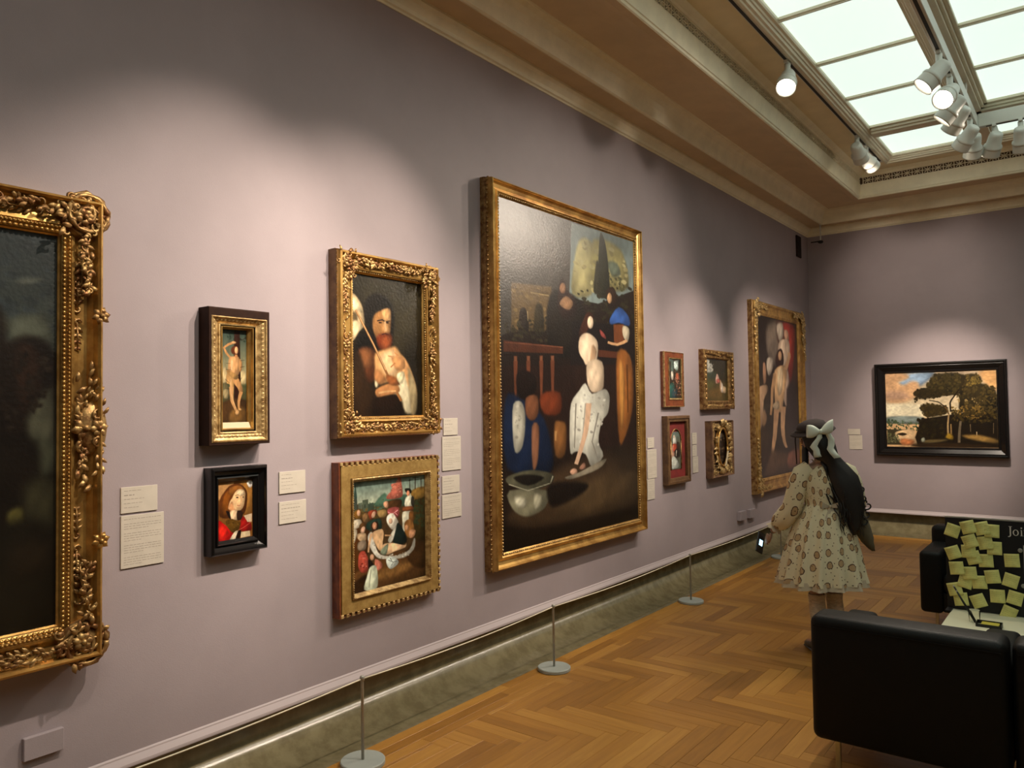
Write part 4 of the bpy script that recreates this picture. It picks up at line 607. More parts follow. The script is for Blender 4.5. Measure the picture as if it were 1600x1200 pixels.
# ---- F9 tall painting
yc,zc=9.235,1.746
r=frame_obj('tall painting of pale standing figures with red drapery, gold frame, near the corner',(XW,yc,zc))
o=(-.905,.895,-1.078,1.076); i=(-.742,.665,-.920,.922)
rect_ring(MB(),(o[0]-.004,o[1]+.004,o[2]-.004,o[3]+.004),lerp(o,i,.08),[(0,0),(0,.05),(.4,.06),(1,.07)]).build('outer_frame',m_golddk,r)
rect_ring(MB(),o,i,[(.03,.04),(.03,.072),(.1,.082),(.2,.080),(.3,.066),(.55,.058),(.74,.062),(.82,.068),(.9,.062),(1,.052),(1,.04)]).build('frame_moulding',m_gold,r)
for su,sv in ((1,1),(-1,1),(-1,-1),(1,-1)):
    b=MB(); cluster(b,(o[0] if su>0 else o[1])+su*.06,(o[2] if sv>0 else o[3])+sv*.06,.076,su,sv,.27,rng,1.8); b.build('corner_ornament',m_goldlt,r)
b=MB()
for s_,u in ((-1,o[0]+.02),(1,o[1]-.02)):
    for k in range(12):
        for q in (-1,1): leaf(b,u,q*(.45+.04*k),.07,.06,.035,q*PI/2+rng.uniform(-.6,.6),.5,.3)
b.build('side_carving',m_goldlt,r,kind='stuff')
canvas('ascent',r,i,.048,200,270,14,scale=(.85,.85,.85))
# ---- F10 landscape on the far wall
xc,zc=-1.571,1.567
r=frame_obj('landscape painting with big oak tree in wide black frame on the far wall',(xc,YN,zc),far=True)
# far wall: local x out of wall -> world -y ; local y -> world +x
o=(-.712,.712,-.575,.577); i=(-.592,.600,-.462,.455)
rect_ring(MB(),o,i,[(0,0),(0,.075),(.04,.088),(.14,.094),(.22,.092),(.28,.080),(.36,.084),(.42,.080),(.8,.056),(.84,.062),(.92,.062),(1,.050),(1,.04)]).build('frame_moulding',m_black,r)
canvas('landscape',r,i,.045,360,280,15)
# ------------------------------------------------------------------ gallery labels
def label_card(y0,y1,z0,z1,lines,text,far=False,title=True):
    u,v=(y0+y1)/2,(z0+z1)/2; r=empty('wall_label',text,'label',(XW,u,v) if not far else (u,YN,v),-PI/2 if far else 0); w,h=(y1-y0)/2,(z1-z0)/2
    MB().box((.0005,-w,-h),(.006,w,h),.0008).build('card',m_label,r)
    b=MB(); k=0; gap=(2*h-.02)/max(lines,1); rr=random.Random(int(y0*100+z0*10))
    for j in range(lines):
        v=h-.014-gap*j; 
        if lines>6 and j in (1,5,10,15): continue
        u=-w+.012; end=w-.012 if lines>6 else -w+.012+(2*w-.024)*rr.uniform(.35,.85)
        if lines>6 and j in (4,9,14,lines-1): end=-w+(2*w)*rr.uniform(.3,.7)
        th=.0032 if (lines<=6 and j==1) else .0017
        while u<end-.006:
            ln=min(rr.uniform(.006,.020),end-u); b.box((.006,u,v-th),(.0063,u+ln,v)); u+=ln+.0035
    if b.v: b.build('printed_text',m_print,r,kind='stuff')
    return r
Lc=[(1.467,1.615,1.256,1.359,5,'small upper label beside the large stormy painting'),(1.467,1.642,1.038,1.246,20,'tall lower text panel beside the large stormy painting'),
(2.203,2.353,1.262,1.366,5,'upper of two labels right of the bust portrait'),(2.202,2.356,1.120,1.224,5,'lower of two labels right of the bust portrait'),
(3.345,3.470,1.497,1.598,4,'top label of four right of the ornate bearded man frame'),(3.332,3.497,1.288,1.489,17,'tall text panel, second of four beside the crowded scene'),
(3.328,3.481,1.155,1.257,5,'small label, third of four beside the crowded scene'),(3.326,3.497,1.008,1.146,10,'bottom text panel of four beside the crowded scene'),
(5.903,6.022,1.294,1.382,4,'top label of three right of the very large painting'),(5.893,6.062,1.033,1.280,18,'tall middle text panel right of the very large painting'),(5.885,6.016,.854,1.028,10,'bottom label of three right of the very large painting'),
(6.80,6.905,1.285,1.395,4,'top label of three right of the arched panel'),(6.80,6.90,1.172,1.278,4,'middle label of three right of the arched panel'),(6.805,6.925,1.016,1.167,10,'bottom label of three right of the arched panel')]
for c in Lc: label_card(*c)
label_card(-2.638,-2.489,1.250,1.323,3,'small upper label left of the far wall landscape',True); label_card(-2.624,-2.466,1.059,1.241,12,'larger lower text panel left of the far wall landscape',True)
# wall plates, vent, sensor
for (y0,y1,z0,z1,t,s) in ((1.122,1.255,.420,.500,.022,'wall coloured cover plate low on the wall below the stormy painting'),(7.885,8.06,.432,.525,.040,'left one of two wall coloured plates low near the tall painting'),(8.165,8.33,.426,.517,.040,'right one of two wall coloured plates low near the tall painting')):
    r=empty('cover_plate',s,'wall plate',(XW,(y0+y1)/2,(z0+z1)/2)); MB().box((.0005,-(y1-y0)/2,-(z1-z0)/2),(t,(y1-y0)/2,(z1-z0)/2),.002).build('plate',m_wall,r)
r=empty('loudspeaker','narrow dark wall speaker high up in the far left corner','speaker',(XW,10.20,3.712)); MB().box((.0005,-.09,-.14),(.018,.09,.14),.003).build('housing',m_dkwood,r)
b=MB()
for k in range(13): b.box((.018,-.078,-.125+.02*k),(.0205,.078,-.115+.02*k))
b.build('grille',m_hole,r,kind='stuff')
r=empty('corner_sensor','tiny white rod with small dark sensor hanging in the far left corner','sensor',(XW+.24,YN-.24,3.77))
MB().tube([(0,0,.02),(0,0,.235)],.009,8).build('rod',m_white,r); MB().ball((0,0,0),(.035,.035,.022),10,6).build('dome',m_black,r); MB().tube([(0,0,.01),(-.13,.03,.015)],.008,6).build('bracket',m_black,r)
# ------------------------------------------------------------------ rope stanchions
SX=-2.79; sy=[-.75,.85,2.445,4.025,6.059,8.35]; words={2.445:'low rope stanchion at the bottom edge, nearest the camera',4.025:'low rope stanchion below the very large painting',6.059:'low rope stanchion below the small paintings, furthest in view'}
proto=empty('rope_stanchion',words[2.445],'stanchion',(SX,2.445,.0),group='low rope stanchions along the left wall')
MB().lathe([(.100,.0),(.104,.003),(.104,.018),(.100,.022),(.02,.022)],n=36,smooth=False).build('base',m_base,proto); MB().lathe([(.007,.022),(.007,.385),(.0075,.387)],n=14).build('pole',m_steel,proto); MB().lathe([(.011,.385),(.0115,.402),(.008,.408),(.003,.409)],n=14).build('cap',m_steel,proto)
for y in sy:
    if y==2.445: continue
    c=proto.copy(); COL.objects.link(c); c.location=(SX,y,0); c['label']=words.get(y,'low rope stanchion outside the picture along the left wall')
    for ch in proto.children: d=ch.copy(); COL.objects.link(d); d.parent=c
for a,b_,t in ((.85,2.445,'pale cord running off the lower left from the nearest stanchion'),(2.445,4.025,'pale cord between the nearest and the middle stanchion'),(4.025,6.059,'pale cord between the middle and the furthest stanchion'),(6.059,8.35,'pale cord running from the furthest stanchion behind the visitor')):
    P=[(SX,a+(b_-a)*t_,.393-.018*math.sin(PI*t_)) for t_ in np.linspace(0.005,.995,13)]; tag(MB().tube([(SX,y,z) for _,y,z in P],.0032,6).build('barrier_cord',m_rope),t,'rope','cords between the stanchions')
POW=dict(f1=150,f1b=70,f2=370,f4=380,f5=190,f6=300,s1=150,f6b=270,view=230,small=310,f9=330,f9b=130,f10=520,f10b=160,f10c=60,sheen=280,size=47)
# ------------------------------------------------------------------ spotlights on the tracks
def spot(base,aim,label,power,z_top,on=True,size=46,L_=.225,group='white track spotlights',back=.06,lens=True):
    """base: point under the track, head hangs below it and points at aim"""
    r=empty('track_spotlight',label,'spotlight',base,group=group); B=Vector(base); 
    hd=Vector((0,0,-.17)); d=(Vector(aim)-(B+hd)).normalized()
    MB().box((-.016,-.045,-.018),(.016,.045,z_top-base[2]),.003).build('adapter',m_white,r)
    MB().lathe([(.023,-.015),(.023,-.125),(.018,-.132)],c=(0,0,0),n=14).build('stem',m_white,r)
    hd=Vector((0,0,-.13))+d*.045; c=hd-d*(L_*.5)
    MB().lathe([(.034,0),(.050,.009),(.056,.03),(.062,L_*.52),(.075,L_*.57),(.078,L_*.64),(.073,L_*.68)],c=c,axis=d,n=24).build('housing',m_white,r)
    MB().lathe([(.073,L_*.66),(.076,L_*.95),(.078,L_),(.073,L_),(.067,L_*.86)],c=c,axis=d,n=24,cap=False).build('snoot',m_white,r)
    if on: MB().lathe([(.067,L_*.86),(.066,L_*.88)],c=c,axis=d,n=24).build('lens',m_lens,r)
    if power:
        ld=bpy.data.lights.new('lamp','SPOT'); ld.energy=power; ld.color=SPOT_COL; ld.spot_size=math.radians(size); ld.spot_blend=.9; ld.shadow_soft_size=.035
        lo=bpy.data.objects.new('lamp',ld); COL.objects.link(lo); lo.parent=r; lo.location=c+d*(L_+.012); lo.rotation_euler=(-d).to_track_quat('Z','Y').to_euler()
    return r
CX=-.855
P=POW
spot((-1.879,6.06,4.345),(-1.62,4.3,2.2),'lit spotlight glowing at the viewer, alone on the left edge track',75,4.355,size=125)
spot((-1.879,8.22,4.345),(-1.75,12.0,2.2),'lit spotlight at the far end of the left edge track',70,4.355,size=60)
spot((-1.879,8.60,4.345),(-1.0,12.5,2.4),'second spotlight close behind at the far end of the left edge track',0,4.355)
spot((CX,6.22,TZ-.005),(-3.09,5.3,1.6),'first spotlight hanging on the centre track, aimed down left',P['f6b'],TZ)
spot((CX,6.72,TZ-.005),(-1.9,3.2,1.4),'second spotlight on the centre track, glowing at the viewer',P['view'],TZ,size=70)
spot((CX,7.02,TZ-.005),(-3.09,6.9,1.55),'third spotlight on the centre track, seen from the side',P['small'],TZ)
spot((CX,7.30,TZ-.005),(-3.09,8.9,1.6),'fourth spotlight on the centre track, lower lit rim aimed left',P['f9'],TZ)
spot((CX,7.86,TZ-.005),(-3.09,9.7,1.7),'fifth spotlight near the joint of the two tracks, dark side to viewer',P['f9b'],TZ)
spot((CX,8.12,TZ-.005),(-1.6,10.61,1.35),'sixth spotlight directly at the joint of the two tracks',P['f10'],TZ,size=40)
spot((-.70,8.20,TZ-.005),(-1.9,10.61,1.2),'low spotlight hanging just below the frieze at the far wall',P['f10b'],TZ,size=42)
spot((-.50,8.20,TZ-.005),(-.5,10.6,1.2),'spotlight on the cross track cut by the right picture edge',P['f10c'],TZ)
# lamps further back on the centre track, outside the picture
for k,(y,aim,p) in enumerate(((.5,(-3.09,.3,1.6),P['f1']),(1.25,(-3.09,1.05,1.5),P['f1b']),(2.35,(-3.09,1.85,1.9),P['f2']),(3.05,(-3.09,2.65,1.95),P['f4']),(3.5,(-3.09,2.85,1.0),P['f5']),(4.1,(-3.09,4.35,1.8),P['f6']),(4.48,(-3.09,6.4,1.6),P['s1']))):
    spot((CX,y,TZ-.005),aim,'spotlight further back on the centre track, outside the picture',p,TZ,group='track spotlights behind the camera view',size=P.get('size',62))
spot((.45,8.20,TZ-.005),(-3.09,5.2,2.2),'spotlight on the cross track aimed back at the very large painting, outside the picture',P['sheen'],TZ,size=50)
# ------------------------------------------------------------------ armchairs
def armchair(loc,rz,label):
    """local: faces +y, back at y 0; width .76"""
    r=empty('leather_armchair',label,'armchair',loc,rz,'black leather armchairs round the table'); w=.755; D=.70
    def pad(name,a,b,rad): 
        o=MB().box(a,b).build(name,m_leather,r); mo=o.modifiers.new('soft','BEVEL'); mo.width=rad; mo.segments=4
        for p in o.data.polygons: p.use_smooth=True
        return o
    pad('backrest',(0,0,.150),(w,.185,.70),.035); pad('armrest',(0,.175,.150),(.145,D,.585),.03); pad('armrest',(w-.145,.175,.150),(w,D,.585),.03)
    pad('seat_base',(.14,.18,.16),(w-.14,D-.02,.30),.015); pad('seat_cushion',(.148,.185,.30),(w-.148,D+.01,.43),.035); pad('back_cushion',(.15,.17,.40),(w-.15,.29,.66),.04)
    for x in (.10,w-.10):
        for y in (.05,D-.06): MB().box((x-.011,y-.011,0),(x+.011,y+.011,.155),.003).build('leg',m_chrome,r)
    for a,b,z in (((.02,.0005,.668),(w-.02,-.004,.672),0),): MB().box((a[0],-.004,.655),(b[0],.002,.660)).build('piping',m_leather,r)
    return r
armchair((-1.08,3.58,0),0,'black leather armchair nearest the camera, seen from behind')
armchair((-.312,3.60,0),0,'black leather armchair at the right edge beside the nearest one')
armchair((-.325,6.88,0),PI,'black leather armchair across the table, facing the camera behind the sign')
# ------------------------------------------------------------------ table with sign and notes
tx0,tx1,ty0,ty1,TH=-.745,.42,4.70,5.45,.42
t=empty('low_table','low table with pale top between the black armchairs','table',(-.16,5.08,0))
MB().box((tx0+.16,ty0-5.08,TH-.035),(tx1+.16,ty1-5.08,TH-.0),.004).build('tabletop',m_paper,t)
for x in (tx0+.04,tx1-.04):
    for y in (ty0+.04,ty1-.04): MB().box((x+.16-.018,y-5.08-.018,0),(x+.16+.018,y-5.08+.018,TH-.036),.003).build('leg',m_steel,t)
sg=empty('comment_board','black board with white lettering and yellow notes standing on the table','sign',(-.16,5.25,TH)); BX0,BX1,BZ=-.770,.45,.965
MB().box((BX0+.16,.003,.001),(BX1+.16,.022,BZ-TH),.0015).build('panel',m_board,sg); MB().box((BX0+.16,-.09,.0005),(BX0+.19,.12,.008)).box((BX1+.13,-.09,.0005),(BX1+.16,.12,.008)).build('foot',m_board,sg)
MB().box((BX0+.16,.001,BZ-TH-.004),(BX1+.16,.024,BZ-TH+.003)).build('edge_strip',m_steel,sg)
def letter(outline,x,name='letter'):   # flat raised serif letters, s = cap height
    b=MB()
    for poly in outline:
        n=len(poly); b.add([(x+a,0,c) for a,c in poly]+[(x+a,-.0010,c) for a,c in poly],[tuple(range(n)),tuple(range(2*n-1,n-1,-1))]+[(k,(k+1)%n,n+(k+1)%n,n+k) for k in range(n)])
    return b.build(name,m_letter,sg,loc=(.16,.0029,0))
H=.052; z0=.881-TH
def arcp(cx,cz,r1,r2,w1,w2,a0,a1,n=10): # crescent strip with thick sides
    return [[(cx+(r1-w1*0)*math.cos(a),cz+r2*math.sin(a)),(cx+r1*math.cos(b_),cz+r2*math.sin(b_)),(cx+(r1-w1)*math.cos(b_),cz+(r2-w2)*math.sin(b_)),(cx+(r1-w1)*math.cos(a),cz+(r2-w2)*math.sin(a))] for a,b_ in zip(np.linspace(a0,a1,n+1)[:-1],np.linspace(a0,a1,n+1)[1:])]
R4=lambda a,b_,c,d:[(a,b_),(c,b_),(c,d),(a,d)]
letter([R4(.009,z0+.002,.0155,z0+H),R4(.004,z0+H-.0025,.0205,z0+H)]+arcp(.0035,z0+.003,.012,.013,.0062,.004,-PI*.62,0.05,6),-.452)
letter(arcp(.014,z0+.017,.0145,.0175,.0055,.0025,0,2*PI,20),-.428)
letter([R4(.004,z0,.0095,z0+.034),R4(.0005,z0,.013,z0+.002),R4(.001,z0+.032,.0095,z0+.034)]+[[(.0067+.004*math.cos(a),z0+.045+.004*math.sin(a)) for a in np.linspace(0,2*PI,11)[:-1]]],-.393)
letter([R4(.004,z0,.0095,z0+.034),R4(.0005,z0,.013,z0+.002),R4(.001,z0+.032,.0095,z0+.034),R4(.021,z0,.0265,z0+.024),R4(.0175,z0,.030,z0+.002)]+arcp(.0155,z0+.023,.011,.0115,.0055,.004,0,PI*.85,7),-.377)
NT=[(-0.731,0.885,.075,-17,'top left corner, edge curling past the board'),(-0.65,0.911,.075,16,'second in the top row'),(-0.58,0.91,.075,15,'third in the top row, creased'),(-0.530,0.899,.075,-1,'last in the top row'),(-0.642,0.829,.075,21,'tilted, below the second of the top row'),(-0.564,0.828,.075,11,'below the creased top row note'),(-0.520,0.801,.075,1,'right end of the second row'),(-0.73,0.755,.075,21,'tilted, left end of the third row'),(-0.650,0.770,.075,3,'half covered, beside the tilted left note'),(-0.626,0.735,.075,17,'half covered, in the middle of the column'),(-0.564,0.725,.075,4,'straight, right of the half covered notes'),(-0.436,0.74,.075,4,'alone, nearly straight, upper right'),(-0.714,0.666,.075,7,'nearly straight, left edge at mid height'),(-0.648,0.643,.075,7,'overlapping the left edge one at mid height'),(-0.670,0.592,.075,-14,'leaning left, below the middle pair'),(-0.599,0.597,.075,5,'straight, below centre of the column'),(-0.533,0.637,.075,10,'right of centre at mid height'),(-0.444,0.626,.075,-15,'leaning, right side at mid height'),(-0.726,0.542,.075,15,'lower left, overlapping the bottom one'),(-0.696,0.486,.075,9,'bottom left behind the pencils'),(-0.607,0.488,.075,23,'strongly tilted, bottom row'),(-0.511,0.529,.075,3,'straight, lower middle'),(-0.426,0.53,.075,-13,'leaning, lower right'),(-0.458,0.441,.075,-20,'lowest one, leaning over the table edge')]
rr=random.Random(8)
for k,(x,z,s,a,txt) in enumerate(NT):
    r=empty('sticky_note','yellow sticky note '+txt,'sticky note',(x,5.2525-.0009*k,z),0,'yellow sticky notes on the black board'); h=s/2; b=MB(); n=6; vs=[]
    for j in range(n+1):
        for i_ in range(2):
            u=-h+s*i_; v=h-s*j/n; lift=.007*(j/n)**2*rr.uniform(.7,1.3); vs.append((u,-.001-lift,v))
    b.add(vs,[(j*2,j*2+2,j*2+3,j*2+1) for j in range(n)],True); o=b.build('sheet',m_note,r); mo=o.modifiers.new('thick','SOLIDIFY'); mo.thickness=.0004; r.rotation_euler=(0,math.radians(-a),0)
    b=MB()
    for j in range(5):
        v=h-.014-.0115*j; u=-h+.008; e=h-.008-rr.uniform(0,.025); tt=(h-v)/s; off=-.0035-.007*tt*tt*1.3
        while u<e: ln=rr.uniform(.004,.012); b.box((u,off,v-.0007),(min(u+ln,e),off+.0006,v)); u+=ln+.003
    b.build('handwriting',m_pencil,r,kind='stuff')
r=empty('printed_notice','white printed sheet at the right side of the black board','sheet',(-.335,5.247,.70)); MB().box((-.045,-.001,-.15),(.05,.001,.13)).build('paper',m_label,r)
for (x,z,t_) in ((-.395,.800,'upper'),(-.385,.60,'lower')):
    r=empty('board_knob',f'{t_} small round grey magnet on the black board','magnet',(x,5.252,z)); MB().lathe([(.008,0),(.012,.004),(.012,.010),(.008,.014)],c=(0,0,0),axis=(0,-1,0),n=14).build('knob',m_steel,r)
m_clear=mat('clear_plastic',(.95,.95,.9),.12,spec=.4); m_clear.node_tree.nodes['Principled BSDF'].inputs['Transmission Weight'].default_value=1.0; m_clear.node_tree.nodes['Principled BSDF'].inputs['IOR'].default_value=1.05
# table things
b=MB().box((-.10,-.13,0),(.10,.13,.0035)); tag(b.build('paper_pad',m_paper,None,(-.62,4.87,TH+.0005)),'cream paper pad lying on the low table behind the armchair','paper')
r=empty('pencil_cup','clear plastic cup holding the pencils on the table','cup',(-.60,4.98,TH+.001))
MB().lathe([(.026,0),(.03,.07),(.0285,.07),(.0248,.003)],n=20,cap=False).build('cup_wall',m_clear,r)
for k,(x1,y1,tx,s) in enumerate(((-.105,.03,'left','dark pencil standing in the cup, leaning further left'),(-.075,.01,'right','dark pencil standing in the cup, more upright one'))):
    r=empty('pencil',s,'pencil',(-.60,4.98,TH+.004),group='pencils in the plastic cup'); MB().tube([(.004,.012*(1-2*k),.002),(x1,y1+.05*(1-2*k),.165)],.0048,6).build('shaft',m_board,r); MB().tube([(x1,y1+.05*(1-2*k),.165),(x1*1.05,(y1+.05*(1-2*k))*1.05,.172)],[.0046,.0046],6).build('eraser',m_steel,r)
r=empty('note_tray','small black tray on the table holding yellow notepad','tray',(-.525,4.93,TH+.0005))
MB().box((-.06,-.04,0),(.06,.04,.003)).box((-.06,-.04,0),(-.057,.04,.024)).box((.057,-.04,0),(.06,.04,.024)).box((-.06,-.04,0),(.06,-.037,.02)).box((-.06,.037,0),(.06,.04,.024)).build('tray_body',m_board,r)
tag(MB().box((-.042,-.034,0),(.042,.034,.014),.001).build('notepad',mat('bright_yellow_paper',(.62,.52,.06),.7),None,(-.520,4.93,TH+.005)),'bright yellow notepad lying in the small black tray','notepad')
# ------------------------------------------------------------------ visitor
PR=empty('person','person in printed pale dress and dark hat seen from behind, phone in left hand','person',(-1.480,5.335,0),math.radians(37.5))
def skin_mesh(name,V,E_,R,m,parent,sub=2,root=0):
    me=bpy.data.meshes.new(name); me.from_pydata(V,E_,[]); o=bpy.data.objects.new(name,me); COL.objects.link(o); mo=o.modifiers.new('skin','SKIN'); 
    for i,rd in enumerate(R): sv=me.skin_vertices[0].data[i]; sv.radius=(rd,rd) if not isinstance(rd,tuple) else rd; sv.use_root=(i==root)
    mo.use_smooth_shade=True; s2=o.modifiers.new('sub','SUBSURF'); s2.levels=sub; s2.render_levels=sub; me.materials.append(m); o.parent=parent; return o
V=[(0,0,.86),(0,.01,.98),(0,.015,1.12),(0,.005,1.215),(-.005,0,1.28),(-.035,.02,1.36),(-.052,.035,1.43), # 0-6 spine to head
 (-.075,0,.82),(-.070,.015,.45),(-.070,-.01,.10),(-.075,.05,.045),(-.085,.15,.03), # 7-11 left leg
 (.055,.02,.82),(.060,.05,.45),(.065,.03,.10),(.065,.09,.045),(.07,.19,.03), # 12-16 right leg
 (-.15,0,1.19),(-.215,.03,.97),(-.275,.13,.825),(-.315,.155,.775), # 17-20 left arm
 (.15,.02,1.19),(.215,.07,.98),(.16,.24,.93),(.10,.28,.95)] # 21-24 right arm
E_=[(0,1),(1,2),(2,3),(3,4),(4,5),(5,6),(0,7),(7,8),(8,9),(9,10),(10,11),(0,12),(12,13),(13,14),(14,15),(15,16),(3,17),(17,18),(18,19),(19,20),(3,21),(21,22),(22,23),(23,24)]
R=[(.13,.10),(.10,.08),(.12,.085),(.09,.06),.042,.072,.082,.075,.050,.034,.034,.028,.075,.050,.034,.034,.028,.048,.036,.026,.022,.048,.036,.026,.022]
skin_mesh('body',V,E_,R,m_skin,PR)
# left hand fingers closing on the phone
hc=Vector((-.338,.162,.752)); dr=Vector((-.62,.15,-.77)).normalized(); sd=Vector((.1,.98,.12)).normalized(); cl=dr.cross(sd)
for k,(off,ln) in enumerate(((-.021,.058),(-.007,.066),(.007,.062),(.020,.050))):
    b0=hc+sd*off-dr*.01; p=[b0,b0+dr*ln*.45+cl*.006,b0+dr*ln*.8+cl*.020,b0+dr*ln*.85+cl*.034]; MB().tube(p,[.0085,.008,.0072,.0055],8).build('finger',m_skin,PR)
p=[hc-sd*.02-dr*.03,hc-sd*.032+cl*.014,hc-sd*.018+dr*.03+cl*.030]; MB().tube(p,[.010,.009,.007],8).build('thumb',m_skin,PR)
hr=Vector((.085,.285,.955)); 
for k in range(4): q=hr+Vector((0,.0,.02-.013*k)); MB().tube([q,q+Vector((-.035,.012,0)),q+Vector((-.055,-.005,0)),q+Vector((-.05,-.02,0))],[.0085,.008,.007,.0055],8).build('finger',m_skin,PR)
MB().tube([hr+Vector((0,-.01,.02)),hr+Vector((-.02,-.025,.03)),hr+Vector((-.04,-.025,.022))],[.01,.009,.007],8).build('thumb',m_skin,PR)
# legs: socks and shoes
def loft(name,rings,m,parent,n=28,fn=None,cap=False,uv=None,smooth=True):
    """rings: (cx,cy,z,rx,ry,tiltx) ; fn(ang,t)->radius factor"""
    R=[];m_=len(rings)
    for j,(cx,cy,z,rx,ry) in enumerate(rings):
        t=j/(m_-1); ring_=[]
        for k in range(n):
            a=2*PI*k/n; f=fn(a,t) if fn else 1; ring_.append((cx+rx*f*math.cos(a),cy+ry*f*math.sin(a),z+(0)))
        R.append(ring_)
    b=MB().rings(R,True,cap,smooth); o=b.build(name,m,parent)
    if uv:
        u=o.data.uv_layers.new(name='print'); 
        for p in o.data.polygons:
            for li in p.loop_indices:
                vi=o.data.loops[li].vertex_index; j,k=divmod(vi,n); kk=k
                if k==0 and any(o.data.loops[q].vertex_index%n==n-1 for q in p.loop_indices): kk=n
                u.data[li].uv=(uv[0]*kk/n,rings[j][2]*uv[1])
    return o
for x,y,x2,y2 in ((-.070,.012,-.071,-.005),(.060,.047,.064,.032)):
    loft('sock',[(x2,y2,.09,.040,.042),(x2,y2,.14,.038,.040),((x+x2)/2,(y+y2)/2-.008,.27,.052,.054),(x,y,.35,.052,.052),(x,y,.375,.054,.054),(x,y,.385,.056,.056),(x,y,.392,.052,.052)],m_sock,PR,20,lambda a,t:1+.02*math.sin(10*a))
    b=MB(); R_=[]
    for t,rx,h0,h1 in ((-.055,.025,.0,.085),(-.03,.038,.0,.11),(.02,.041,.0,.10),(.07,.040,.0,.075),(.12,.044,.0,.062),(.16,.038,.0,.052),(.185,.018,.0,.035)):
        R_.append([(x2+rx*math.cos(a),y2+t,(h0+h1)/2+(h1-h0)/2*math.sin(a)) for a in np.linspace(0,2*PI,15)[:-1]])
    b.rings(R_); b.box((x2-.040,y2-.055,.0),(x2+.040,y2+.18,.022),.012); b.build('shoe',m_shoe,PR)
# dress: bodice + gathered skirt in one shell with ruffled hem
def pleat(a,t): 
    k=max(0,(t-.42)/.58); return 1+.10*k*math.cos(13*a+.6*math.sin(3*a))+.03*k*math.cos(29*a)-.13*k*math.exp(-((a-4.75)/.10)**2)
rings=[(-.005,0,1.262,.050,.048),(-.003,0,1.252,.066,.060),(0,0,1.235,.110,.072),(0,.004,1.20,.150,.088),(0,.008,1.14,.160,.100),(0,.012,1.07,.150,.102),(0,.012,1.005,.132,.098),(0,.012,.985,.128,.096),(0,.012,.975,.134,.102),(-.004,.015,.93,.155,.130),(-.010,.018,.86,.180,.158),(-.018,.02,.76,.208,.188),(-.024,.02,.66,.231,.210),(-.030,.02,.56,.250,.230),(-.033,.02,.50,.262,.240),(-.034,.02,.478,.266,.244)]
loft('dress',rings,m_dress,PR,104,pleat,uv=(1.75,1.0))
loft('hem_ruffle',[(-.033,.02,.500,.257,.236),(-.034,.02,.470,.265,.243),(-.035,.02,.452,.272,.250)],m_cream,PR,150,lambda a,t:(1+.10*math.cos(13*a+.6*math.sin(3*a)))*(1+.025*t*math.sin(44*a))-.13*math.exp(-((a-4.75)/.10)**2))
def sleeve(name,P,R_,n=26,tw=0):
    b=MB(); Pv=[Vector(p) for p in P]; rings_=[]; ref=Vector((0,1,0))
    for i,p in enumerate(Pv):
        t=(Pv[min(i+1,len(P)-1)]-Pv[max(i-1,0)]).normalized(); a=(ref-t*ref.dot(t)).normalized(); c=t.cross(a)
        rings_.append([tuple(p+a*R_[i]*(1+.05*math.sin(7*k*2*PI/n+i*.3))*math.cos(2*PI*k/n)+c*R_[i]*(1+.05*math.sin(7*k*2*PI/n+i*.3))*math.sin(2*PI*k/n)) for k in range(n)])
    b.rings(rings_,True,False); o=b.build(name,m_dress,PR); u=o.data.uv_layers.new(name='print')
    for p in o.data.polygons:
        for li in p.loop_indices:
            vi=o.data.loops[li].vertex_index; j,k=divmod(vi,n); 
            if k==0 and any(o.data.loops[q].vertex_index%n==n-1 for q in p.loop_indices): k=n
            u.data[li].uv=(.42*k/n+tw,rings_[j][0][2])
    return o
sleeve('sleeve',[(-.105,0,1.225),(-.150,0,1.195),(-.178,.01,1.12),(-.198,.02,1.03),(-.218,.03,.95),(-.248,.07,.89),(-.272,.105,.85),(-.284,.125,.832),(-.290,.130,.82)],[.05,.062,.064,.063,.064,.066,.062,.044,.040],tw=.3)
sleeve('sleeve',[(.105,.01,1.225),(.150,.02,1.195),(.185,.035,1.12),(.205,.05,1.04),(.218,.07,.97),(.215,.12,.945),(.195,.17,.94),(.175,.21,.935)],[.05,.066,.070,.072,.076,.076,.062,.040],tw=.7)
def ruff(c,ax,r,name='cuff_ruffle'):
    c=Vector(c);ax=Vector(ax).normalized();a=ax.orthogonal().normalized();b_=ax.cross(a);R_=[]
    for h,q in ((0,r*.8),(.012,r*1.05),(.028,r*1.35)): R_.append([tuple(c+ax*(h+.004*math.sin(9*k*2*PI/36))+a*q*(1+.08*math.sin(9*k*2*PI/36))*math.cos(2*PI*k/36)+b_*q*(1+.08*math.sin(9*k*2*PI/36))*math.sin(2*PI*k/36)) for k in range(36)])
    MB().rings(R_,True,False).build(name,m_cream,PR)
ruff((-.288,.128,.826),(-.5,.3,-.75),.042); ruff((.178,.205,.935),(-.6,.7,0),.040); ruff((-.004,0,1.250),(0,0,1),.058,'collar_ruffle')
# back bow at the waist
b=MB()
for q in (-1,1):
    b.add([(-.01,-.088,.985),(-.01+q*.055,-.115,1.012),(-.01+q*.062,-.118,.972),(-.01,-.088,.972)],[(0,1,2,3)]); b.add([(-.012,-.09,.98),(.012,-.09,.98),(-.01+q*.035+.012,-.115,.90),(-.01+q*.035-.012,-.115,.90)],[(0,1,2,3)])
b.ball((-.008,-.095,.98),(.012,.010,.012)); o=b.build('waist_bow',m_cream,PR); o.modifiers.new('t','SOLIDIFY').thickness=.004
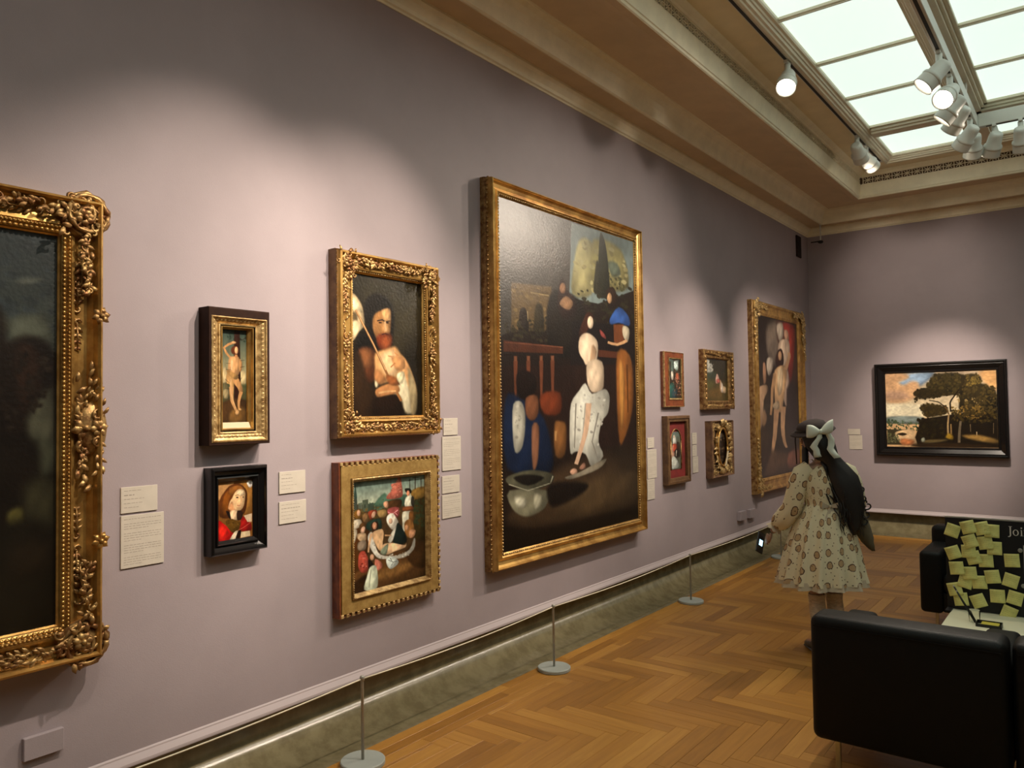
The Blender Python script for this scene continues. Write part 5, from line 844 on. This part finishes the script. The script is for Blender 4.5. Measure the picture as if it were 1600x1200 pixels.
# hair
b=MB(); R_=[]
for (x,y,z,rx,ry) in ((-.05,.0,1.495,.045,.045),(-.05,-.005,1.475,.078,.078),(-.046,-.012,1.43,.096,.096),(-.035,-.022,1.37,.096,.090),(-.008,-.035,1.31,.082,.074),(.05,-.055,1.25,.080,.060),(.085,-.085,1.18,.094,.058),(.108,-.105,1.08,.096,.054),(.126,-.115,.98,.080,.048),(.135,-.125,.90,.052,.036),(.130,-.135,.84,.030,.026),(.125,-.14,.80,.008,.008)):
    R_.append([(x+rx*math.cos(a)*(1+.05*math.sin(5*a+z*30)),y+ry*math.sin(a)*(1+.05*math.sin(7*a+z*20)),z) for a in np.linspace(0,2*PI,27)[:-1]])
b.rings(R_).build('hair',m_hair,PR)
b=MB(); rh=random.Random(5)
for k in range(46):
    a=rh.uniform(0,2*PI); x0,z0=.01+rh.uniform(-.06,.04),rh.uniform(1.05,1.34); ph=rh.uniform(0,6); P=[]; y0=-.06
    x1=.125+rh.uniform(-.075,.075); z1=rh.uniform(.78,.98)
    for i in range(14):
        t=i/13; P.append((x0+(x1-x0)*t**.7+.014*math.sin(ph+t*11)*t,-.055-.085*min(1,t*1.5)+.012*math.cos(ph+t*11)-rh.uniform(0,.01),z0+(z1-z0)*t))
    b.tube(P,[.007*(1-.75*i/13) for i in range(14)],5)
for (x,z) in ((.205,1.05),(.235,1.00),(.225,.945),(.195,1.11),(.21,.90)):   # loose curls at the right
    b.tube([(x-.03+.026*math.cos(t)+.004*t,-.095,z+.024*math.sin(t)-.004*t) for t in np.linspace(0,8,20)],[.0052]*20,5)
for (x,z) in ((-.195,1.13),(-.185,1.17)): b.tube([(x+.022*math.cos(t),.05,z+.03*math.sin(t)-.004*t) for t in np.linspace(0,6,16)],[.004]*16,5)
b.tube([(-.10,.04,1.42),(-.115,.03,1.34),(-.12,.02,1.26),(-.15,.02,1.20),(-.185,.03,1.16)],[.020,.022,.022,.016,.006],6)
b.build('hair_strands',m_hair,PR,kind='stuff')
# face features (turned to the paintings)
fc=Vector((-.062,.055,1.405)); fd=Vector((-.62,.78,0)).normalized(); fs=Vector((fd.y,-fd.x,0))
b=MB(); b.ball(tuple(fc+fd*.072+Vector((0,0,-.005))),(.012,.014,.020)); b.build('nose',m_skin,PR)
for q in (-1,1): MB().ball(tuple(fc+fd*.062+fs*q*.028+Vector((0,0,.022))),(.010,.010,.006)).build('eye',m_hair,PR)
MB().ball(tuple(fc+fd*.062+Vector((0,0,-.035))),(.016,.014,.005)).build('mouth',mat('lip',(.35,.10,.08),.5),PR)
MB().ball((-.122,.015,1.39),(.010,.018,.028)).build('ear',m_skin,PR)
# hat: brimmed, tipped back
hx=Vector((-.068,.02,1.482)); ax=Vector((-.22,-.10,.97)).normalized()
b=MB(); b.lathe([(.085,-.010),(.140,-.020),(.146,-.016),(.142,-.010),(.100,.0),(.098,.02),(.085,.045),(.050,.060),(.01,.064)],c=hx,axis=ax,n=36); hat=b.build('hat',m_hat,PR)
MB().lathe([(.1005,.0),(.0995,.020)],c=hx,axis=ax,n=36,cap=False).build('hat_band',m_hair,hat)
MB().tube([(-.170,.05,1.47),(-.172,.05,1.40),(-.172,.04,1.33),(-.170,.04,1.25)],.0075,6,flat=.4).build('hat_ribbon',m_hat,PR)
# mint bow on the back of the head
def ribbon(P,W_,m=m_bow,name='bow_tail'):
    b=MB(); vs=[]
    for (x,y,z),w in zip([(q[0]+BXO*.9,q[1],q[2]) for q in P],W_): vs+=[(x-w,y,z-.003),(x,y-.003,z),(x+w,y,z+.003)]
    n=len(P); b.add(vs,[(i*3+j,i*3+j+1,i*3+j+4,i*3+j+3) for i in range(n-1) for j in range(2)],True); o=b.build(name,m,PR); o.modifiers.new('t','SOLIDIFY').thickness=.003; return o
Y0=-.128; BXO=-.058
def loop(q,dz):
    b=MB(); R_=[]
    for t in np.linspace(0,1,9):
        w=.010+.034*math.sin(PI*min(t*1.05,1)*.62)**1.0; cx=-.018+BXO+q*.085*t; cz=1.470+dz*t; dp=.012+.018*math.sin(PI*t)
        R_.append([(cx+.002*math.sin(a),Y0+dp*math.cos(a)*.8,cz+w*math.sin(a)) for a in np.linspace(0,2*PI,15)[:-1]])
    return b.rings(R_,True,True).build('bow_loop',m_bow,PR)
loop(-1,.004); loop(1,.040); MB().ball((-.018+BXO,Y0-.012,1.472),(.013,.012,.016)).build('bow_knot',m_bow,PR)
ribbon([(-.025,Y0-.002,1.465),(-.030,Y0,1.43),(-.055,Y0-.004,1.40),(-.068,Y0,1.375),(-.052,Y0-.004,1.35),(-.048,Y0,1.325),(-.042,Y0-.002,1.305)],[.010,.020,.022,.024,.020,.022,.024])
ribbon([(-.010,Y0-.002,1.468),(.030,Y0,1.455),(.052,Y0+.01,1.42),(.050,Y0+.004,1.385),(.040,Y0,1.36),(.058,Y0-.002,1.33),(.078,Y0-.02,1.30)],[.010,.016,.020,.022,.022,.022,.022])
# olive sash hanging from the right arm
vs=[];b=MB()
for (x,z,w) in ((.150,1.02,.022),(.165,.97,.050),(.182,.91,.062),(.205,.85,.060),(.225,.80,.054),(.250,.745,.045),(.272,.70,.020),(.28,.685,.004)):
    vs+=[(x-w,-.06,z),(x-.2*w,-.085,z+.004),(x+.5*w,-.065,z+.012),(x+w,-.03,z+.018)]
b.add(vs,[(i*4+j,i*4+j+1,i*4+j+5,i*4+j+4) for i in range(7) for j in range(3)],True); o=b.build('sash',m_sash,PR); o.modifiers.new('t','SOLIDIFY').thickness=.006
# phone: held by the person, a thing of its own
rz=math.radians(37.5); pc=Vector((-.385,.175,.705)); wp=Matrix.Rotation(rz,3,'Z')@pc+Vector((-1.480,5.335,0))
ph=empty('phone','black phone with glowing blue screen in the hand of the person','phone',wp,rz+.35); ph.rotation_euler=(math.radians(-12),math.radians(28),rz+.5)
MB().box((-.036,-.004,-.072),(.036,.004,.072),.003).build('phone_case',m_phone,ph)
MB().box((-.015,-.0052,-.022),(.018,-.0041,.018),.0).build('phone_screen',m_screen,ph)
